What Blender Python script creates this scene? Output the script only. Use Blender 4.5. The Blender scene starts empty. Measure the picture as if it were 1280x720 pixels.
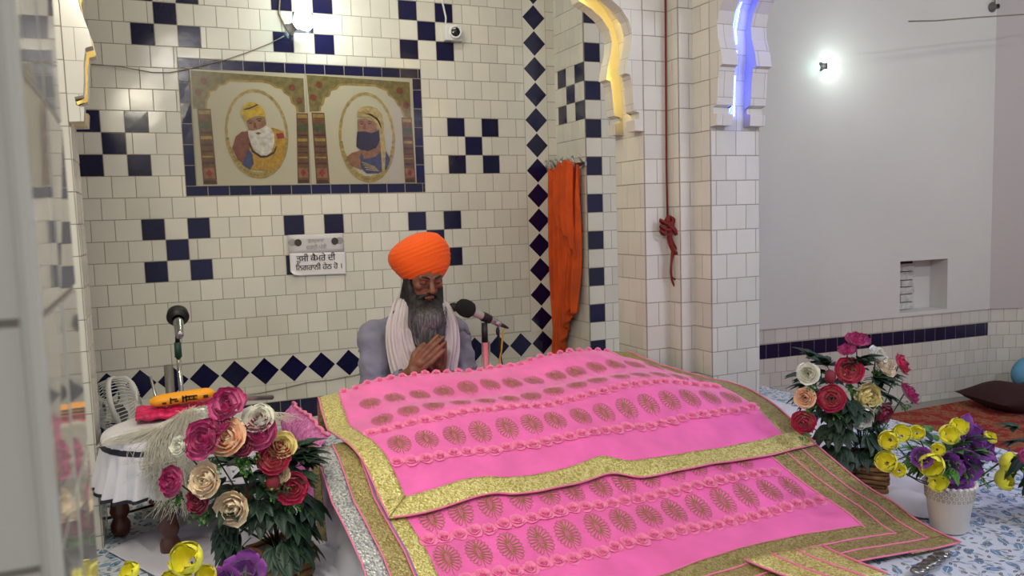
import bpy, math, random
from mathutils import Vector, Matrix, noise
random.seed(7)
PI=math.pi
CAMZ=1.474          # camera height above the hall floor
PLAT=CAMZ-1.03      # top of the raised platform
C=bpy.context.scene.collection
def V(x,y,z): return Vector((x,y,z+CAMZ))            # metres, z relative to eye level
def T(x,y,z): return Vector((x*.1,y*.1,z*.1+CAMZ))   # tile units (10 cm), z relative to eye level

# ------------------------------------------------------------------ materials
def lin(c):
    c=c/255.; return c/12.92 if c<=.04045 else ((c+.055)/1.055)**2.4
def rgb(*c): return (lin(c[0]),lin(c[1]),lin(c[2]),1)
def newmat(name):
    m=bpy.data.materials.new(name); m.use_nodes=True
    nt=m.node_tree; b=nt.nodes['Principled BSDF']; return m,nt,b
def N(nt,t,**k):
    n=nt.nodes.new(t)
    for a,v in k.items():
        if a.startswith('i_'): n.inputs[a[2:].replace('_',' ')].default_value=v
        else: setattr(n,a,v)
    return n
def ramp(nt,stops,interp='LINEAR'):
    r=nt.nodes.new('ShaderNodeValToRGB'); e=r.color_ramp; e.interpolation=interp
    while len(e.elements)<len(stops): e.elements.new(.5)
    for i,(p,c) in enumerate(stops): e.elements[i].position=p; e.elements[i].color=c
    return r
def mat(name,col,rough=.5,metal=0,bump=0,bscale=60,var=0,vscale=8,coat=0,sheen=0,trans=0,stretch=None,sss=0):
    m,nt,b=newmat(name)
    b.inputs['Base Color'].default_value=rgb(*col); b.inputs['Roughness'].default_value=rough
    b.inputs['Metallic'].default_value=metal; b.inputs['Coat Weight'].default_value=coat
    b.inputs['Coat Roughness'].default_value=.08
    b.inputs['Sheen Weight'].default_value=sheen; b.inputs['Transmission Weight'].default_value=trans
    if sss: b.inputs['Subsurface Weight'].default_value=sss; b.inputs['Subsurface Scale'].default_value=.01
    tc=N(nt,'ShaderNodeTexCoord'); src=tc.outputs['Object']
    if stretch:
        mp=N(nt,'ShaderNodeMapping'); mp.inputs['Scale'].default_value=stretch
        nt.links.new(src,mp.inputs[0]); src=mp.outputs[0]
    if bump:
        n=N(nt,'ShaderNodeTexNoise'); n.inputs['Scale'].default_value=bscale; n.inputs['Detail'].default_value=4
        nt.links.new(src,n.inputs[0]); bp=N(nt,'ShaderNodeBump'); bp.inputs['Strength'].default_value=bump; bp.inputs['Distance'].default_value=.01
        nt.links.new(n.outputs[0],bp.inputs['Height']); nt.links.new(bp.outputs[0],b.inputs['Normal'])
    if var:
        n=N(nt,'ShaderNodeTexNoise'); n.inputs['Scale'].default_value=vscale; n.inputs['Detail'].default_value=5
        nt.links.new(src,n.inputs[0])
        d=tuple(max(0,x*(1-var)) for x in col); l=tuple(min(255,x*(1+var)) for x in col)
        r=ramp(nt,[(.3,rgb(*d)),(.7,rgb(*l))]); nt.links.new(n.outputs[0],r.inputs[0]); nt.links.new(r.outputs[0],b.inputs['Base Color'])
    return m
def emis(name,col,s,base=None):
    m,nt,b=newmat(name); b.inputs['Base Color'].default_value=rgb(*(base or col))
    b.inputs['Emission Color'].default_value=rgb(*col); b.inputs['Emission Strength'].default_value=s; return m
WT=(206,204,194)
def tilemat(name,col,var=.06):
    m,nt,b=newmat(name); b.inputs['Roughness'].default_value=.16
    g=N(nt,'ShaderNodeNewGeometry')
    n=N(nt,'ShaderNodeTexNoise'); n.inputs['Scale'].default_value=6; n.inputs['Detail'].default_value=3
    tc=N(nt,'ShaderNodeTexCoord'); nt.links.new(tc.outputs['Object'],n.inputs[0])
    a=N(nt,'ShaderNodeMath',operation='MULTIPLY'); a.inputs[1].default_value=.5
    nt.links.new(g.outputs['Random Per Island'],a.inputs[0])
    s=N(nt,'ShaderNodeMath',operation='MULTIPLY_ADD'); s.inputs[1].default_value=.5
    nt.links.new(n.outputs[0],s.inputs[0]); nt.links.new(a.outputs[0],s.inputs[2])
    r=ramp(nt,[(.1,rgb(*[x*(1-var) for x in col])),(.9,rgb(*[min(255,x*(1+var*.5)) for x in col]))])
    nt.links.new(s.outputs[0],r.inputs[0]); nt.links.new(r.outputs[0],b.inputs['Base Color'])
    n2=N(nt,'ShaderNodeTexNoise'); n2.inputs['Scale'].default_value=14; nt.links.new(tc.outputs['Object'],n2.inputs[0])
    bp=N(nt,'ShaderNodeBump'); bp.inputs['Strength'].default_value=.12; bp.inputs['Distance'].default_value=.006
    nt.links.new(n2.outputs[0],bp.inputs['Height']); nt.links.new(bp.outputs[0],b.inputs['Normal'])
    return m
M={}
M['white_tile']=tilemat('white_tile',WT); M['dark_tile']=tilemat('dark_tile',(17,17,56),.25)
M['grout']=mat('grout',(150,144,131),.9)
M['glossy_tile']=mat('glossy_white_tile',(196,196,182),.035)
def uvtile():
    m,nt,b=newmat('white_tile_uv'); b.inputs['Roughness'].default_value=.16
    uv=N(nt,'ShaderNodeUVMap'); br=N(nt,'ShaderNodeTexBrick'); br.offset=.5
    br.inputs['Scale'].default_value=1; br.inputs['Brick Width'].default_value=1; br.inputs['Row Height'].default_value=1
    br.inputs['Mortar Size'].default_value=.010; br.inputs['Mortar Smooth'].default_value=.3
    br.inputs['Color1'].default_value=rgb(206,204,196); br.inputs['Color2'].default_value=rgb(200,197,188); br.inputs['Mortar'].default_value=rgb(146,140,128)
    nt.links.new(uv.outputs[0],br.inputs[0]); nt.links.new(br.outputs[0],b.inputs['Base Color'])
    bp=N(nt,'ShaderNodeBump'); bp.invert=True; bp.inputs['Strength'].default_value=.5; bp.inputs['Distance'].default_value=.003
    nt.links.new(br.outputs['Fac'],bp.inputs['Height']); nt.links.new(bp.outputs[0],b.inputs['Normal']); return m
M['uv_tile']=uvtile()
M['plaster']=mat('wall_plaster',(206,205,200),.7,bump=.05,bscale=3,var=.02,vscale=1.2)
M['plaster2']=mat('wall_plaster_warm',(184,178,176),.7,bump=.05,bscale=3)
M['ceil']=mat('ceiling_paint',(200,200,196),.8)
M['brickw']=mat('whitewashed_brick',(190,188,184),.9,bump=.6,bscale=25,var=.1,vscale=30)
M['groutdark']=mat('dark_mortar',(62,58,55),.95)
M['steel']=mat('steel',(170,172,170),.28,1); M['chrome']=mat('chrome',(200,202,200),.12,1)
M['black']=mat('black_plastic',(18,18,20),.5); M['foam']=mat('black_foam',(14,14,16),.95,bump=.8,bscale=400)
M['whiteplastic']=mat('white_plastic',(205,206,205),.35)
M['whitecloth']=mat('white_cloth',(214,212,220),.85,bump=.15,bscale=30,sheen=.2)
M['whitesheet']=mat('white_sheet',(205,204,216),.85,bump=.12,bscale=20)
M['darkband']=mat('dark_band',(28,28,44),.7)
M['wood']=mat('dark_wood',(84,46,32),.35,var=.25,vscale=18,coat=.3,stretch=(1,1,.2))
M['cotwood']=mat('cot_wood',(52,32,26),.5,var=.2,vscale=10)
M['orange']=mat('orange_cloth',(194,72,8),.85,bump=.2,bscale=40,var=.1,vscale=8,sheen=.03)
M['turban']=mat('turban_cloth',(238,88,4),.85,bump=.12,bscale=90,sheen=.05,stretch=(1,1,4))
M['redrope']=mat('red_rope',(120,30,28),.75,bump=.6,bscale=300)
M['skin']=mat('skin',(122,78,58),.5,bump=.08,bscale=120,var=.1,vscale=22,sss=.08)
M['kurta']=mat('kurta_cloth',(126,126,148),.85,bump=.12,bscale=35,var=.05,vscale=12,sheen=.1)
M['scarf']=mat('scarf_cloth',(200,192,196),.85,bump=.25,bscale=120,stretch=(1,1,.3))
M['brow']=mat('dark_hair',(24,20,20),.6)
def beardmat():
    m,nt,b=newmat('beard_hair'); b.inputs['Roughness'].default_value=.6
    tc=N(nt,'ShaderNodeTexCoord'); mp=N(nt,'ShaderNodeMapping'); mp.inputs['Scale'].default_value=(1,1,.12)
    n=N(nt,'ShaderNodeTexNoise'); n.inputs['Scale'].default_value=150; n.inputs['Detail'].default_value=4
    nt.links.new(tc.outputs['Object'],mp.inputs[0]); nt.links.new(mp.outputs[0],n.inputs[0])
    sx=N(nt,'ShaderNodeSeparateXYZ'); nt.links.new(tc.outputs['Object'],sx.inputs[0])
    mr=N(nt,'ShaderNodeMapRange'); mr.inputs[1].default_value=CAMZ-.34; mr.inputs[2].default_value=CAMZ-.44
    nt.links.new(sx.outputs[2],mr.inputs[0])
    a=ramp(nt,[(.35,rgb(14,12,13)),(.7,rgb(44,40,40))]); c=ramp(nt,[(.32,rgb(52,50,54)),(.5,rgb(104,102,108)),(.75,rgb(158,154,158))])
    nt.links.new(n.outputs[0],a.inputs[0]); nt.links.new(n.outputs[0],c.inputs[0])
    mx=N(nt,'ShaderNodeMix',data_type='RGBA'); nt.links.new(mr.outputs[0],mx.inputs[0]); nt.links.new(a.outputs[0],mx.inputs[6]); nt.links.new(c.outputs[0],mx.inputs[7])
    nt.links.new(mx.outputs[2],b.inputs['Base Color'])
    bp=N(nt,'ShaderNodeBump'); bp.inputs['Strength'].default_value=.6; bp.inputs['Distance'].default_value=.004
    nt.links.new(n.outputs[0],bp.inputs['Height']); nt.links.new(bp.outputs[0],b.inputs['Normal']); return m
M['beard']=beardmat()
M['pink']=mat('pink_cloth',(246,104,184),.6,bump=.1,bscale=45,var=.05,vscale=10,sheen=.4)
M['pinkpipe']=mat('pink_piping',(236,130,170),.6); M['rosette']=mat('pink_ribbon',(250,136,186),.6,sheen=.5)
M['lace']=mat('pink_lace',(232,120,182),.7,bump=1,bscale=160,var=.25,vscale=120,stretch=(1,1,.25))
M['purple']=mat('lilac_lining',(150,110,170),.6)
M['embroid']=mat('gold_thread',(176,124,84),.45,.1,bump=.5,bscale=500)
def goldmat(name,c1,c2,metal=.6):
    m,nt,b=newmat(name); b.inputs['Roughness'].default_value=.36; b.inputs['Metallic'].default_value=metal
    tc=N(nt,'ShaderNodeTexCoord'); v=N(nt,'ShaderNodeTexVoronoi'); v.inputs['Scale'].default_value=140
    n=N(nt,'ShaderNodeTexNoise'); n.inputs['Scale'].default_value=60; n.inputs['Distortion'].default_value=2.5; n.inputs['Detail'].default_value=3
    for q in (v,n): nt.links.new(tc.outputs['Object'],q.inputs[0])
    r=ramp(nt,[(.42,rgb(*c1)),(.55,rgb(*c2))]); nt.links.new(n.outputs[0],r.inputs[0]); nt.links.new(r.outputs[0],b.inputs['Base Color'])
    ad=N(nt,'ShaderNodeMath',operation='ADD'); nt.links.new(v.outputs[0],ad.inputs[0]); nt.links.new(n.outputs[0],ad.inputs[1])
    bp=N(nt,'ShaderNodeBump'); bp.inputs['Strength'].default_value=.7; bp.inputs['Distance'].default_value=.004
    nt.links.new(ad.outputs[0],bp.inputs['Height']); nt.links.new(bp.outputs[0],b.inputs['Normal']); return m
M['gold']=goldmat('gold_brocade',(186,172,92),(232,224,152),.35); M['oldgold']=goldmat('olive_gold_brocade',(146,130,76),(180,168,112),.35)
M['silver']=goldmat('silver_brocade',(150,156,160),(205,208,206))
M['yellow']=mat('yellow_paper',(240,160,20),.5); M['magentacloth']=mat('magenta_cloth',(190,24,84),.6,var=.3,vscale=60)
M['paper']=mat('white_paper',(214,212,216),.6); M['ink']=mat('black_ink',(20,18,20),.6); M['greyink']=mat('grey_print',(140,138,140),.6)
M['hair']=mat('white_hair',(232,228,214),.5,trans=.25); 
M['wire']=mat('grey_wire',(120,112,95),.6); M['ycable']=mat('yellow_cable',(200,150,50),.5)
M['potwhite']=mat('white_pot',(224,218,208),.4)
M['stem']=mat('green_stem',(40,62,34),.6)
M['leaf']=mat('dark_leaf',(34,58,42),.5,var=.25,vscale=30); M['leafl']=mat('light_leaf',(74,124,48),.5,var=.25,vscale=40)
M['slat']=mat('brown_slat',(128,92,56),.7,var=.35,vscale=14,bump=.3,bscale=40,stretch=(1,1,5))
M['pinkpole']=mat('pink_pole_wrap',(206,110,128),.4); M['greytube']=mat('grey_tube',(104,102,98),.4)
M['maroon']=mat('maroon_cloth',(52,20,22),.9,bump=.5,bscale=20); M['blue']=mat('blue_cloth',(90,150,180),.8)
M['silverfoil']=mat('silver_foil',(150,150,150),.2,.9,bump=1,bscale=20)
def petal(name,inner,outer,mid=.45,rough=.55):
    m,nt,b=newmat(name); b.inputs['Roughness'].default_value=rough; b.inputs['Sheen Weight'].default_value=.2
    b.inputs['Subsurface Weight'].default_value=.1; b.inputs['Subsurface Scale'].default_value=.01
    uv=N(nt,'ShaderNodeUVMap'); s=N(nt,'ShaderNodeSeparateXYZ'); nt.links.new(uv.outputs[0],s.inputs[0])
    n=N(nt,'ShaderNodeTexNoise'); n.inputs['Scale'].default_value=4; nt.links.new(uv.outputs[0],n.inputs[0])
    a=N(nt,'ShaderNodeMath',operation='MULTIPLY_ADD'); a.inputs[1].default_value=.35; nt.links.new(n.outputs[0],a.inputs[0]); nt.links.new(s.outputs[1],a.inputs[2])
    r=ramp(nt,[(mid+.05,rgb(*inner)),(mid+.42,rgb(*outer))]); nt.links.new(a.outputs[0],r.inputs[0]); nt.links.new(r.outputs[0],b.inputs['Base Color']); return m
M['p_mag']=petal('petal_magenta',(238,128,188),(178,22,104),.5); M['p_coral']=petal('petal_coral',(246,150,130),(196,28,82),.32)
M['p_cream']=petal('petal_cream',(248,196,150),(244,226,196),.2); M['p_white']=petal('petal_white',(240,236,196),(240,240,226),.2)
M['p_yel']=petal('petal_pale_yellow',(236,196,110),(244,230,160),.2); M['p_peach']=petal('petal_peach',(248,170,140),(250,214,180),.3)
M['p_bright']=petal('petal_bright_yellow',(236,220,40),(242,238,60),.3); M['p_purple']=petal('petal_purple',(70,20,90),(128,50,150),.4)
M['p_dusty']=petal('petal_dusty_rose',(190,90,120),(150,30,70)); M['bud']=mat('dark_red_bud',(122,26,42),.6)
def floral():
    m,nt,b=newmat('floral_sheet_cloth'); b.inputs['Roughness'].default_value=.8
    tc=N(nt,'ShaderNodeTexCoord'); L=nt.links
    base=rgb(205,212,224); prev=None
    def layer(scale,ax,col1,col2,seed,thr,prev):
        mp=N(nt,'ShaderNodeMapping'); mp.inputs['Location'].default_value=(seed,seed*.7,0); mp.inputs['Scale'].default_value=(scale,scale,0)
        n=N(nt,'ShaderNodeTexNoise'); n.inputs['Scale'].default_value=12; L.new(tc.outputs['Object'],n.inputs[0])
        L.new(tc.outputs['Object'],mp.inputs[0])
        vo=N(nt,'ShaderNodeTexVoronoi',voronoi_dimensions='2D'); vo.inputs['Scale'].default_value=1; vo.inputs['Randomness'].default_value=.9; L.new(mp.outputs[0],vo.inputs[0])
        sub=N(nt,'ShaderNodeVectorMath',operation='SUBTRACT'); L.new(mp.outputs[0],sub.inputs[0]); L.new(vo.outputs['Position'],sub.inputs[1])
        sc=N(nt,'ShaderNodeSeparateColor'); L.new(vo.outputs['Color'],sc.inputs[0])
        an=N(nt,'ShaderNodeMath',operation='MULTIPLY'); an.inputs[1].default_value=6.28; L.new(sc.outputs[0],an.inputs[0])
        vr=N(nt,'ShaderNodeVectorRotate',rotation_type='Z_AXIS'); L.new(sub.outputs[0],vr.inputs[0]); L.new(an.outputs[0],vr.inputs['Angle'])
        s=N(nt,'ShaderNodeSeparateXYZ'); L.new(vr.outputs[0],s.inputs[0])
        # leaf: |y| < w*(1-(x/a)^2)
        x2=N(nt,'ShaderNodeMath',operation='POWER'); x2.inputs[1].default_value=2
        xa=N(nt,'ShaderNodeMath',operation='ABSOLUTE'); L.new(s.outputs[0],xa.inputs[0]); xd=N(nt,'ShaderNodeMath',operation='DIVIDE'); xd.inputs[1].default_value=.42; L.new(xa.outputs[0],xd.inputs[0]); L.new(xd.outputs[0],x2.inputs[0])
        om=N(nt,'ShaderNodeMath',operation='SUBTRACT'); om.inputs[0].default_value=1; L.new(x2.outputs[0],om.inputs[1])
        w=N(nt,'ShaderNodeMath',operation='MULTIPLY'); w.inputs[1].default_value=ax; L.new(om.outputs[0],w.inputs[0])
        ya=N(nt,'ShaderNodeMath',operation='ABSOLUTE'); L.new(s.outputs[1],ya.inputs[0])
        lt=N(nt,'ShaderNodeMath',operation='LESS_THAN'); L.new(ya.outputs[0],lt.inputs[0]); L.new(w.outputs[0],lt.inputs[1])
        vein=N(nt,'ShaderNodeMath',operation='GREATER_THAN'); vein.inputs[1].default_value=.018; L.new(ya.outputs[0],vein.inputs[0])
        k=N(nt,'ShaderNodeMath',operation='LESS_THAN'); k.inputs[1].default_value=thr; L.new(sc.outputs[1],k.inputs[0])
        f=N(nt,'ShaderNodeMath',operation='MULTIPLY'); L.new(lt.outputs[0],f.inputs[0]); L.new(k.outputs[0],f.inputs[1])
        f2=N(nt,'ShaderNodeMath',operation='MULTIPLY'); L.new(f.outputs[0],f2.inputs[0]); L.new(vein.outputs[0],f2.inputs[1])
        cm=N(nt,'ShaderNodeMix',data_type='RGBA'); L.new(sc.outputs[2],cm.inputs[0]); cm.inputs[6].default_value=rgb(*col1); cm.inputs[7].default_value=rgb(*col2)
        mx=N(nt,'ShaderNodeMix',data_type='RGBA'); L.new(f2.outputs[0],mx.inputs[0]); L.new(cm.outputs[2],mx.inputs[7])
        if prev is None: mx.inputs[6].default_value=base
        else: L.new(prev,mx.inputs[6])
        return mx.outputs[2]
    p=layer(22,.13,(150,176,206),(176,190,180),3.1,.9,None)
    p=layer(16,.2,(96,140,180),(120,150,176),9.4,.6,p)
    p=layer(34,.16,(70,84,110),(110,104,96),5.7,.65,p)
    p=layer(27,.10,(74,92,120),(130,130,110),14.2,.7,p)
    L.new(p,b.inputs['Base Color']); return m
M['floral']=floral()
def carpet():
    m,nt,b=newmat('red_carpet_pile'); b.inputs['Roughness'].default_value=.95; L=nt.links
    tc=N(nt,'ShaderNodeTexCoord'); v=N(nt,'ShaderNodeTexVoronoi',voronoi_dimensions='2D'); v.inputs['Scale'].default_value=1.15; v.inputs['Randomness'].default_value=.2
    n=N(nt,'ShaderNodeTexNoise'); n.inputs['Scale'].default_value=9; n.inputs['Detail'].default_value=3; n.inputs['Distortion'].default_value=1.5
    L.new(tc.outputs['Object'],v.inputs[0]); L.new(tc.outputs['Object'],n.inputs[0])
    a=N(nt,'ShaderNodeMath',operation='MULTIPLY_ADD'); a.inputs[1].default_value=.45; L.new(n.outputs[0],a.inputs[0]); L.new(v.outputs[0],a.inputs[2])
    s=N(nt,'ShaderNodeMath',operation='MULTIPLY'); s.inputs[1].default_value=26; L.new(a.outputs[0],s.inputs[0])
    si=N(nt,'ShaderNodeMath',operation='SINE'); L.new(s.outputs[0],si.inputs[0])
    r=ramp(nt,[(.0,rgb(140,30,30)),(.42,rgb(150,34,34)),(.52,rgb(160,112,64)),(.7,rgb(96,52,40)),(.84,rgb(164,120,70)),(1,rgb(146,40,36))])
    mr=N(nt,'ShaderNodeMapRange'); mr.inputs[1].default_value=-1; L.new(si.outputs[0],mr.inputs[0]); L.new(mr.outputs[0],r.inputs[0])
    L.new(r.outputs[0],b.inputs['Base Color'])
    bp=N(nt,'ShaderNodeBump'); n3=N(nt,'ShaderNodeTexNoise'); n3.inputs['Scale'].default_value=300; L.new(tc.outputs['Object'],n3.inputs[0]); L.new(n3.outputs[0],bp.inputs['Height']); bp.inputs['Strength'].default_value=.4
    L.new(bp.outputs[0],b.inputs['Normal']); return m
M['carpet']=carpet()

# ------------------------------------------------------------------ mesh builder
class MB:
    def __init__(s): s.v=[];s.f=[];s.m=[];s.uv={}
    def add(s,vs,fs,mi=0,uvs=None):
        o=len(s.v); s.v+= [tuple(x) for x in vs]
        for f in fs: s.f.append(tuple(o+i for i in f)); s.m.append(mi)
        if uvs:
            for i,u in enumerate(uvs): s.uv[o+i]=u
    def box(s,a,b,mi=0):
        x0,y0,z0=a;x1,y1,z1=b
        s.add([(x0,y0,z0),(x1,y0,z0),(x1,y1,z0),(x0,y1,z0),(x0,y0,z1),(x1,y0,z1),(x1,y1,z1),(x0,y1,z1)],
          [(3,2,1,0),(4,5,6,7),(0,1,5,4),(1,2,6,5),(2,3,7,6),(3,0,4,7)],mi)
    def obox(s,c,ax,ay,az,mi=0):   # centre + half-axis vectors
        c=Vector(c);ax=Vector(ax);ay=Vector(ay);az=Vector(az)
        vs=[c+i*ax+j*ay+k*az for k in(-1,1) for i,j in((-1,-1),(1,-1),(1,1),(-1,1))]
        s.add(vs,[(3,2,1,0),(4,5,6,7),(0,1,5,4),(1,2,6,5),(2,3,7,6),(3,0,4,7)],mi)
    def grid(s,fn,nu,nv,mi=0,closeu=False,uvf=None):
        vs=[];uv=[]
        for j in range(nv+1):
            for i in range(nu+(0 if closeu else 1)):
                vs.append(fn(i/nu,j/nv)); uv.append(uvf(i/nu,j/nv) if uvf else (i/nu,j/nv))
        w=nu if closeu else nu+1; fs=[]
        for j in range(nv):
            for i in range(nu):
                a=j*w+i;b=j*w+(i+1)%w; fs.append((a,b,b+w,a+w))
        s.add(vs,fs,mi,uv)
    def tube(s,pts,r,seg=8,mi=0,cap=True):
        pts=[Vector(p) for p in pts]; n=len(pts); rr=r if isinstance(r,(list,tuple)) else [r]*n
        t0=(pts[1]-pts[0]).normalized(); up=Vector((0,0,1)) if abs(t0.z)<.9 else Vector((1,0,0))
        a=t0.cross(up).normalized(); vs=[]
        for i in range(n):
            t=(pts[min(i+1,n-1)]-pts[max(i-1,0)])
            t=t.normalized() if t.length>1e-9 else t0
            a=(a-t*a.dot(t)); a=a.normalized() if a.length>1e-6 else t.orthogonal().normalized(); b=t.cross(a)
            for k in range(seg):
                q=2*PI*k/seg; vs.append(pts[i]+(a*math.cos(q)+b*math.sin(q))*rr[i])
        fs=[(i*seg+k,i*seg+(k+1)%seg,(i+1)*seg+(k+1)%seg,(i+1)*seg+k) for i in range(n-1) for k in range(seg)]
        if cap: fs+=[tuple(range(seg-1,-1,-1)),tuple((n-1)*seg+k for k in range(seg))]
        s.add(vs,fs,mi)
    def lathe(s,prof,c,axis=(0,0,1),seg=24,mi=0,cap=False):   # prof: (r,h)
        c=Vector(c);ax=Vector(axis).normalized(); a=ax.orthogonal().normalized(); b=ax.cross(a)
        vs=[c+ax*h+(a*math.cos(2*PI*k/seg)+b*math.sin(2*PI*k/seg))*max(r,1e-5) for r,h in prof for k in range(seg)]
        n=len(prof); fs=[(i*seg+k,i*seg+(k+1)%seg,(i+1)*seg+(k+1)%seg,(i+1)*seg+k) for i in range(n-1) for k in range(seg)]
        if cap: fs+=[tuple(range(seg-1,-1,-1)),tuple((n-1)*seg+k for k in range(seg))]
        s.add(vs,fs,mi)
    def ell(s,c,r,seg=16,mi=0,rot=None):
        c=Vector(c);vs=[];n=seg//2
        for j in range(n+1):
            th=PI*j/n
            for k in range(seg):
                p=Vector((r[0]*math.sin(th)*math.cos(2*PI*k/seg),r[1]*math.sin(th)*math.sin(2*PI*k/seg),r[2]*math.cos(th)))
                if rot: p=rot@p
                vs.append(c+p)
        s.add(vs,[(j*seg+k,(j+1)*seg+k,(j+1)*seg+(k+1)%seg,j*seg+(k+1)%seg) for j in range(n) for k in range(seg)],mi)
    def cap(s,p,q,r1,r2,seg=12,mi=0):   # tapered capsule
        p=Vector(p);q=Vector(q);d=(q-p);L=d.length;d=d/L
        pts=[];rr=[]
        for i in range(5):
            a=PI/2*(i/4); pts.append(p-d*r1*math.cos(a)); rr.append(max(r1*math.sin(a),1e-4))
        for i in range(5):
            a=PI/2*(i/4); pts.append(q+d*r2*math.sin(a)); rr.append(max(r2*math.cos(a),1e-4))
        s.tube(pts,rr,seg,mi)
    def build(s,name,mats,parent=None,smooth=True,solid=0,sub=0,remesh=0,sm=6,kind=None):
        me=bpy.data.meshes.new(name); me.from_pydata(s.v,[],s.f); 
        if not isinstance(mats,(list,tuple)): mats=[mats]
        for m in mats: me.materials.append(m)
        me.polygons.foreach_set('material_index',s.m)
        if s.uv:
            l=me.uv_layers.new(name='UVMap')
            for lp in me.loops: l.data[lp.index].uv=s.uv.get(lp.vertex_index,(0,0))
        if smooth: me.polygons.foreach_set('use_smooth',[True]*len(me.polygons))
        me.update()
        o=bpy.data.objects.new(name,me); C.objects.link(o)
        if remesh:
            md=o.modifiers.new('r','REMESH'); md.mode='VOXEL'; md.voxel_size=remesh; md.use_smooth_shade=True
            md=o.modifiers.new('s','SMOOTH'); md.factor=.5; md.iterations=sm
        if solid: md=o.modifiers.new('t','SOLIDIFY'); md.thickness=solid; md.offset=0
        if sub: md=o.modifiers.new('u','SUBSURF'); md.levels=sub; md.render_levels=sub
        if parent:
            o.parent=parent; o.matrix_parent_inverse=Matrix.Translation(-parent.location)
        if kind: o['kind']=kind
        return o
def thing(name,label,cat,loc,group=None):
    o=bpy.data.objects.new(name,None); C.objects.link(o); o.location=loc; o.empty_display_size=.05
    o['label']=label;o['category']=cat
    if group:o['group']=group
    return o
def tag(o,label,cat,group=None):
    o['label']=label;o['category']=cat
    if group:o['group']=group
    return o
def bake(o):
    dg=bpy.context.evaluated_depsgraph_get(); dg.update()
    me=bpy.data.meshes.new_from_object(o.evaluated_get(dg)); o.modifiers.clear(); o.data=me
    return o
def seg_interp(tab,x):
    if x<=tab[0][0]: return tab[0][1]
    for (a,b),(c,d) in zip(tab,tab[1:]):
        if x<=c:
            return b+(d-b)*(x-a)/(c-a)
    return tab[-1][1]
def smooth_interp(tab,x):
    # catmull-rom
    n=len(tab)
    if x<=tab[0][0]: return tab[0][1]
    if x>=tab[-1][0]: return tab[-1][1]
    for i in range(n-1):
        if x<=tab[i+1][0]:
            x0,y0=tab[i];x1,y1=tab[i+1];h=x1-x0;t=(x-x0)/h
            def sl(k):
                if k<=0: return (tab[1][1]-tab[0][1])/(tab[1][0]-tab[0][0])
                if k>=n-1: return (tab[-1][1]-tab[-2][1])/(tab[-1][0]-tab[-2][0])
                return (tab[k+1][1]-tab[k-1][1])/(tab[k+1][0]-tab[k-1][0])
            m0=sl(i)*h;m1=sl(i+1)*h
            return (2*t**3-3*t**2+1)*y0+(t**3-2*t**2+t)*m0+(-2*t**3+3*t**2)*y1+(t**3-t**2)*m1

# ------------------------------------------------------------------ tiled walls (tile units)
def tile(mb,O,U,W,Nn,u0,u1,z0,z1,mi):
    g=.0075; u0+=g;u1-=g;z0+=g;z1-=g
    if u1-u0<.02 or z1-z0<.02: return
    h=[.035+random.uniform(-.006,.006) for _ in range(4)]
    b=.014
    P=lambda u,z,n: O+U*u+W*z+Nn*n
    vs=[P(u0,z0,0),P(u1,z0,0),P(u1,z1,0),P(u0,z1,0),
        P(u0+b,z0+b,h[0]),P(u1-b,z0+b,h[1]),P(u1-b,z1-b,h[2]),P(u0+b,z1-b,h[3])]
    vs=[T(*v) for v in vs]
    mb.add(vs,[(4,5,6,7),(0,1,5,4),(1,2,6,5),(2,3,7,6),(3,0,4,7)],mi)
def tilewall(mb,O,U,Nn,u0,u1,ztop,zbot,phase=0,fixed={},off=.5,w=1.0,default_mi=0,flip=False):
    O=Vector(O);U=Vector(U);Nn=Vector(Nn);W=Vector((0,0,1))
    mb.add([T(*(O+U*a+W*z+Nn*.02)) for a,z in((u0,zbot),(u1,zbot),(u1,ztop),(u0,ztop))],[(0,1,2,3)],2)
    k=0;z=ztop
    while z>zbot+1e-3:
        zb=max(z-1,zbot); fx=sorted(fixed.get(k,[]))
        cur=u0; segs=[]
        for a,b,kind in fx+[(u1,u1,None)]:
            a2=min(max(a,u0),u1)
            ph=phase+(off if k%2 else 0)
            x=cur
            if a2>cur+1e-4:
                nx=math.floor((x-ph)/w)*w+ph+w
                while x<a2-1e-4:
                    e=min(nx,a2)
                    if e-x<.18 and e<a2: nx+=w; e=min(nx,a2)
                    if a2-e<.15: e=a2
                    segs.append((x,e,0)); x=e;nx=e+w if e==nx else nx+w
            if kind=='d':
                t=a
                while t<b-1e-3: segs.append((t,min(t+1,b),1)); t+=1
            cur=max(cur,b)
        for a,b,mi in segs: tile(mb,O,U,W,Nn,a,b,zb,z,mi if mi else default_mi)
        z=zb;k+=1
TM=[M['white_tile'],M['dark_tile'],M['grout']]
# back wall: plane Y=41.1 ; row k top = 18.368-k
ZT=18.368
def row(v): return int(round(v+8))      # v index of photo rows -> row number from the ceiling
fx={}
def addfx(v,a,b,k): fx.setdefault(row(v),[]).append((a,b,k))
def checker(u,v):
    addfx(v,u,u+1,'d');addfx(v,u+1,u+2,'w1');addfx(v,u+2,u+3,'d')
    addfx(v+1,u+1,u+2,'d');addfx(v+2,u,u+1,'d');addfx(v+2,u+1,u+2,'w1');addfx(v+2,u+2,u+3,'d')
for u,v in ((-3.18,5),(-.79,10),(-.65,-1),(5.66,-1),(12.07,-1),(14.53,5),(5.68,10),(12.13,10),(8.2,-7),(2.6,-7),(14.5,-7)): checker(u,v)
bw=MB()
# replace 'w1' fixed white tiles
def expand(fx):
    out={};ex=[]
    for k,l in fx.items():
        out[k]=[(a,b,('d' if c=='d' else 's')) for a,b,c in l]
        ex+=[(k,a,b) for a,b,c in l if c=='w1']
    return out,ex
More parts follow.
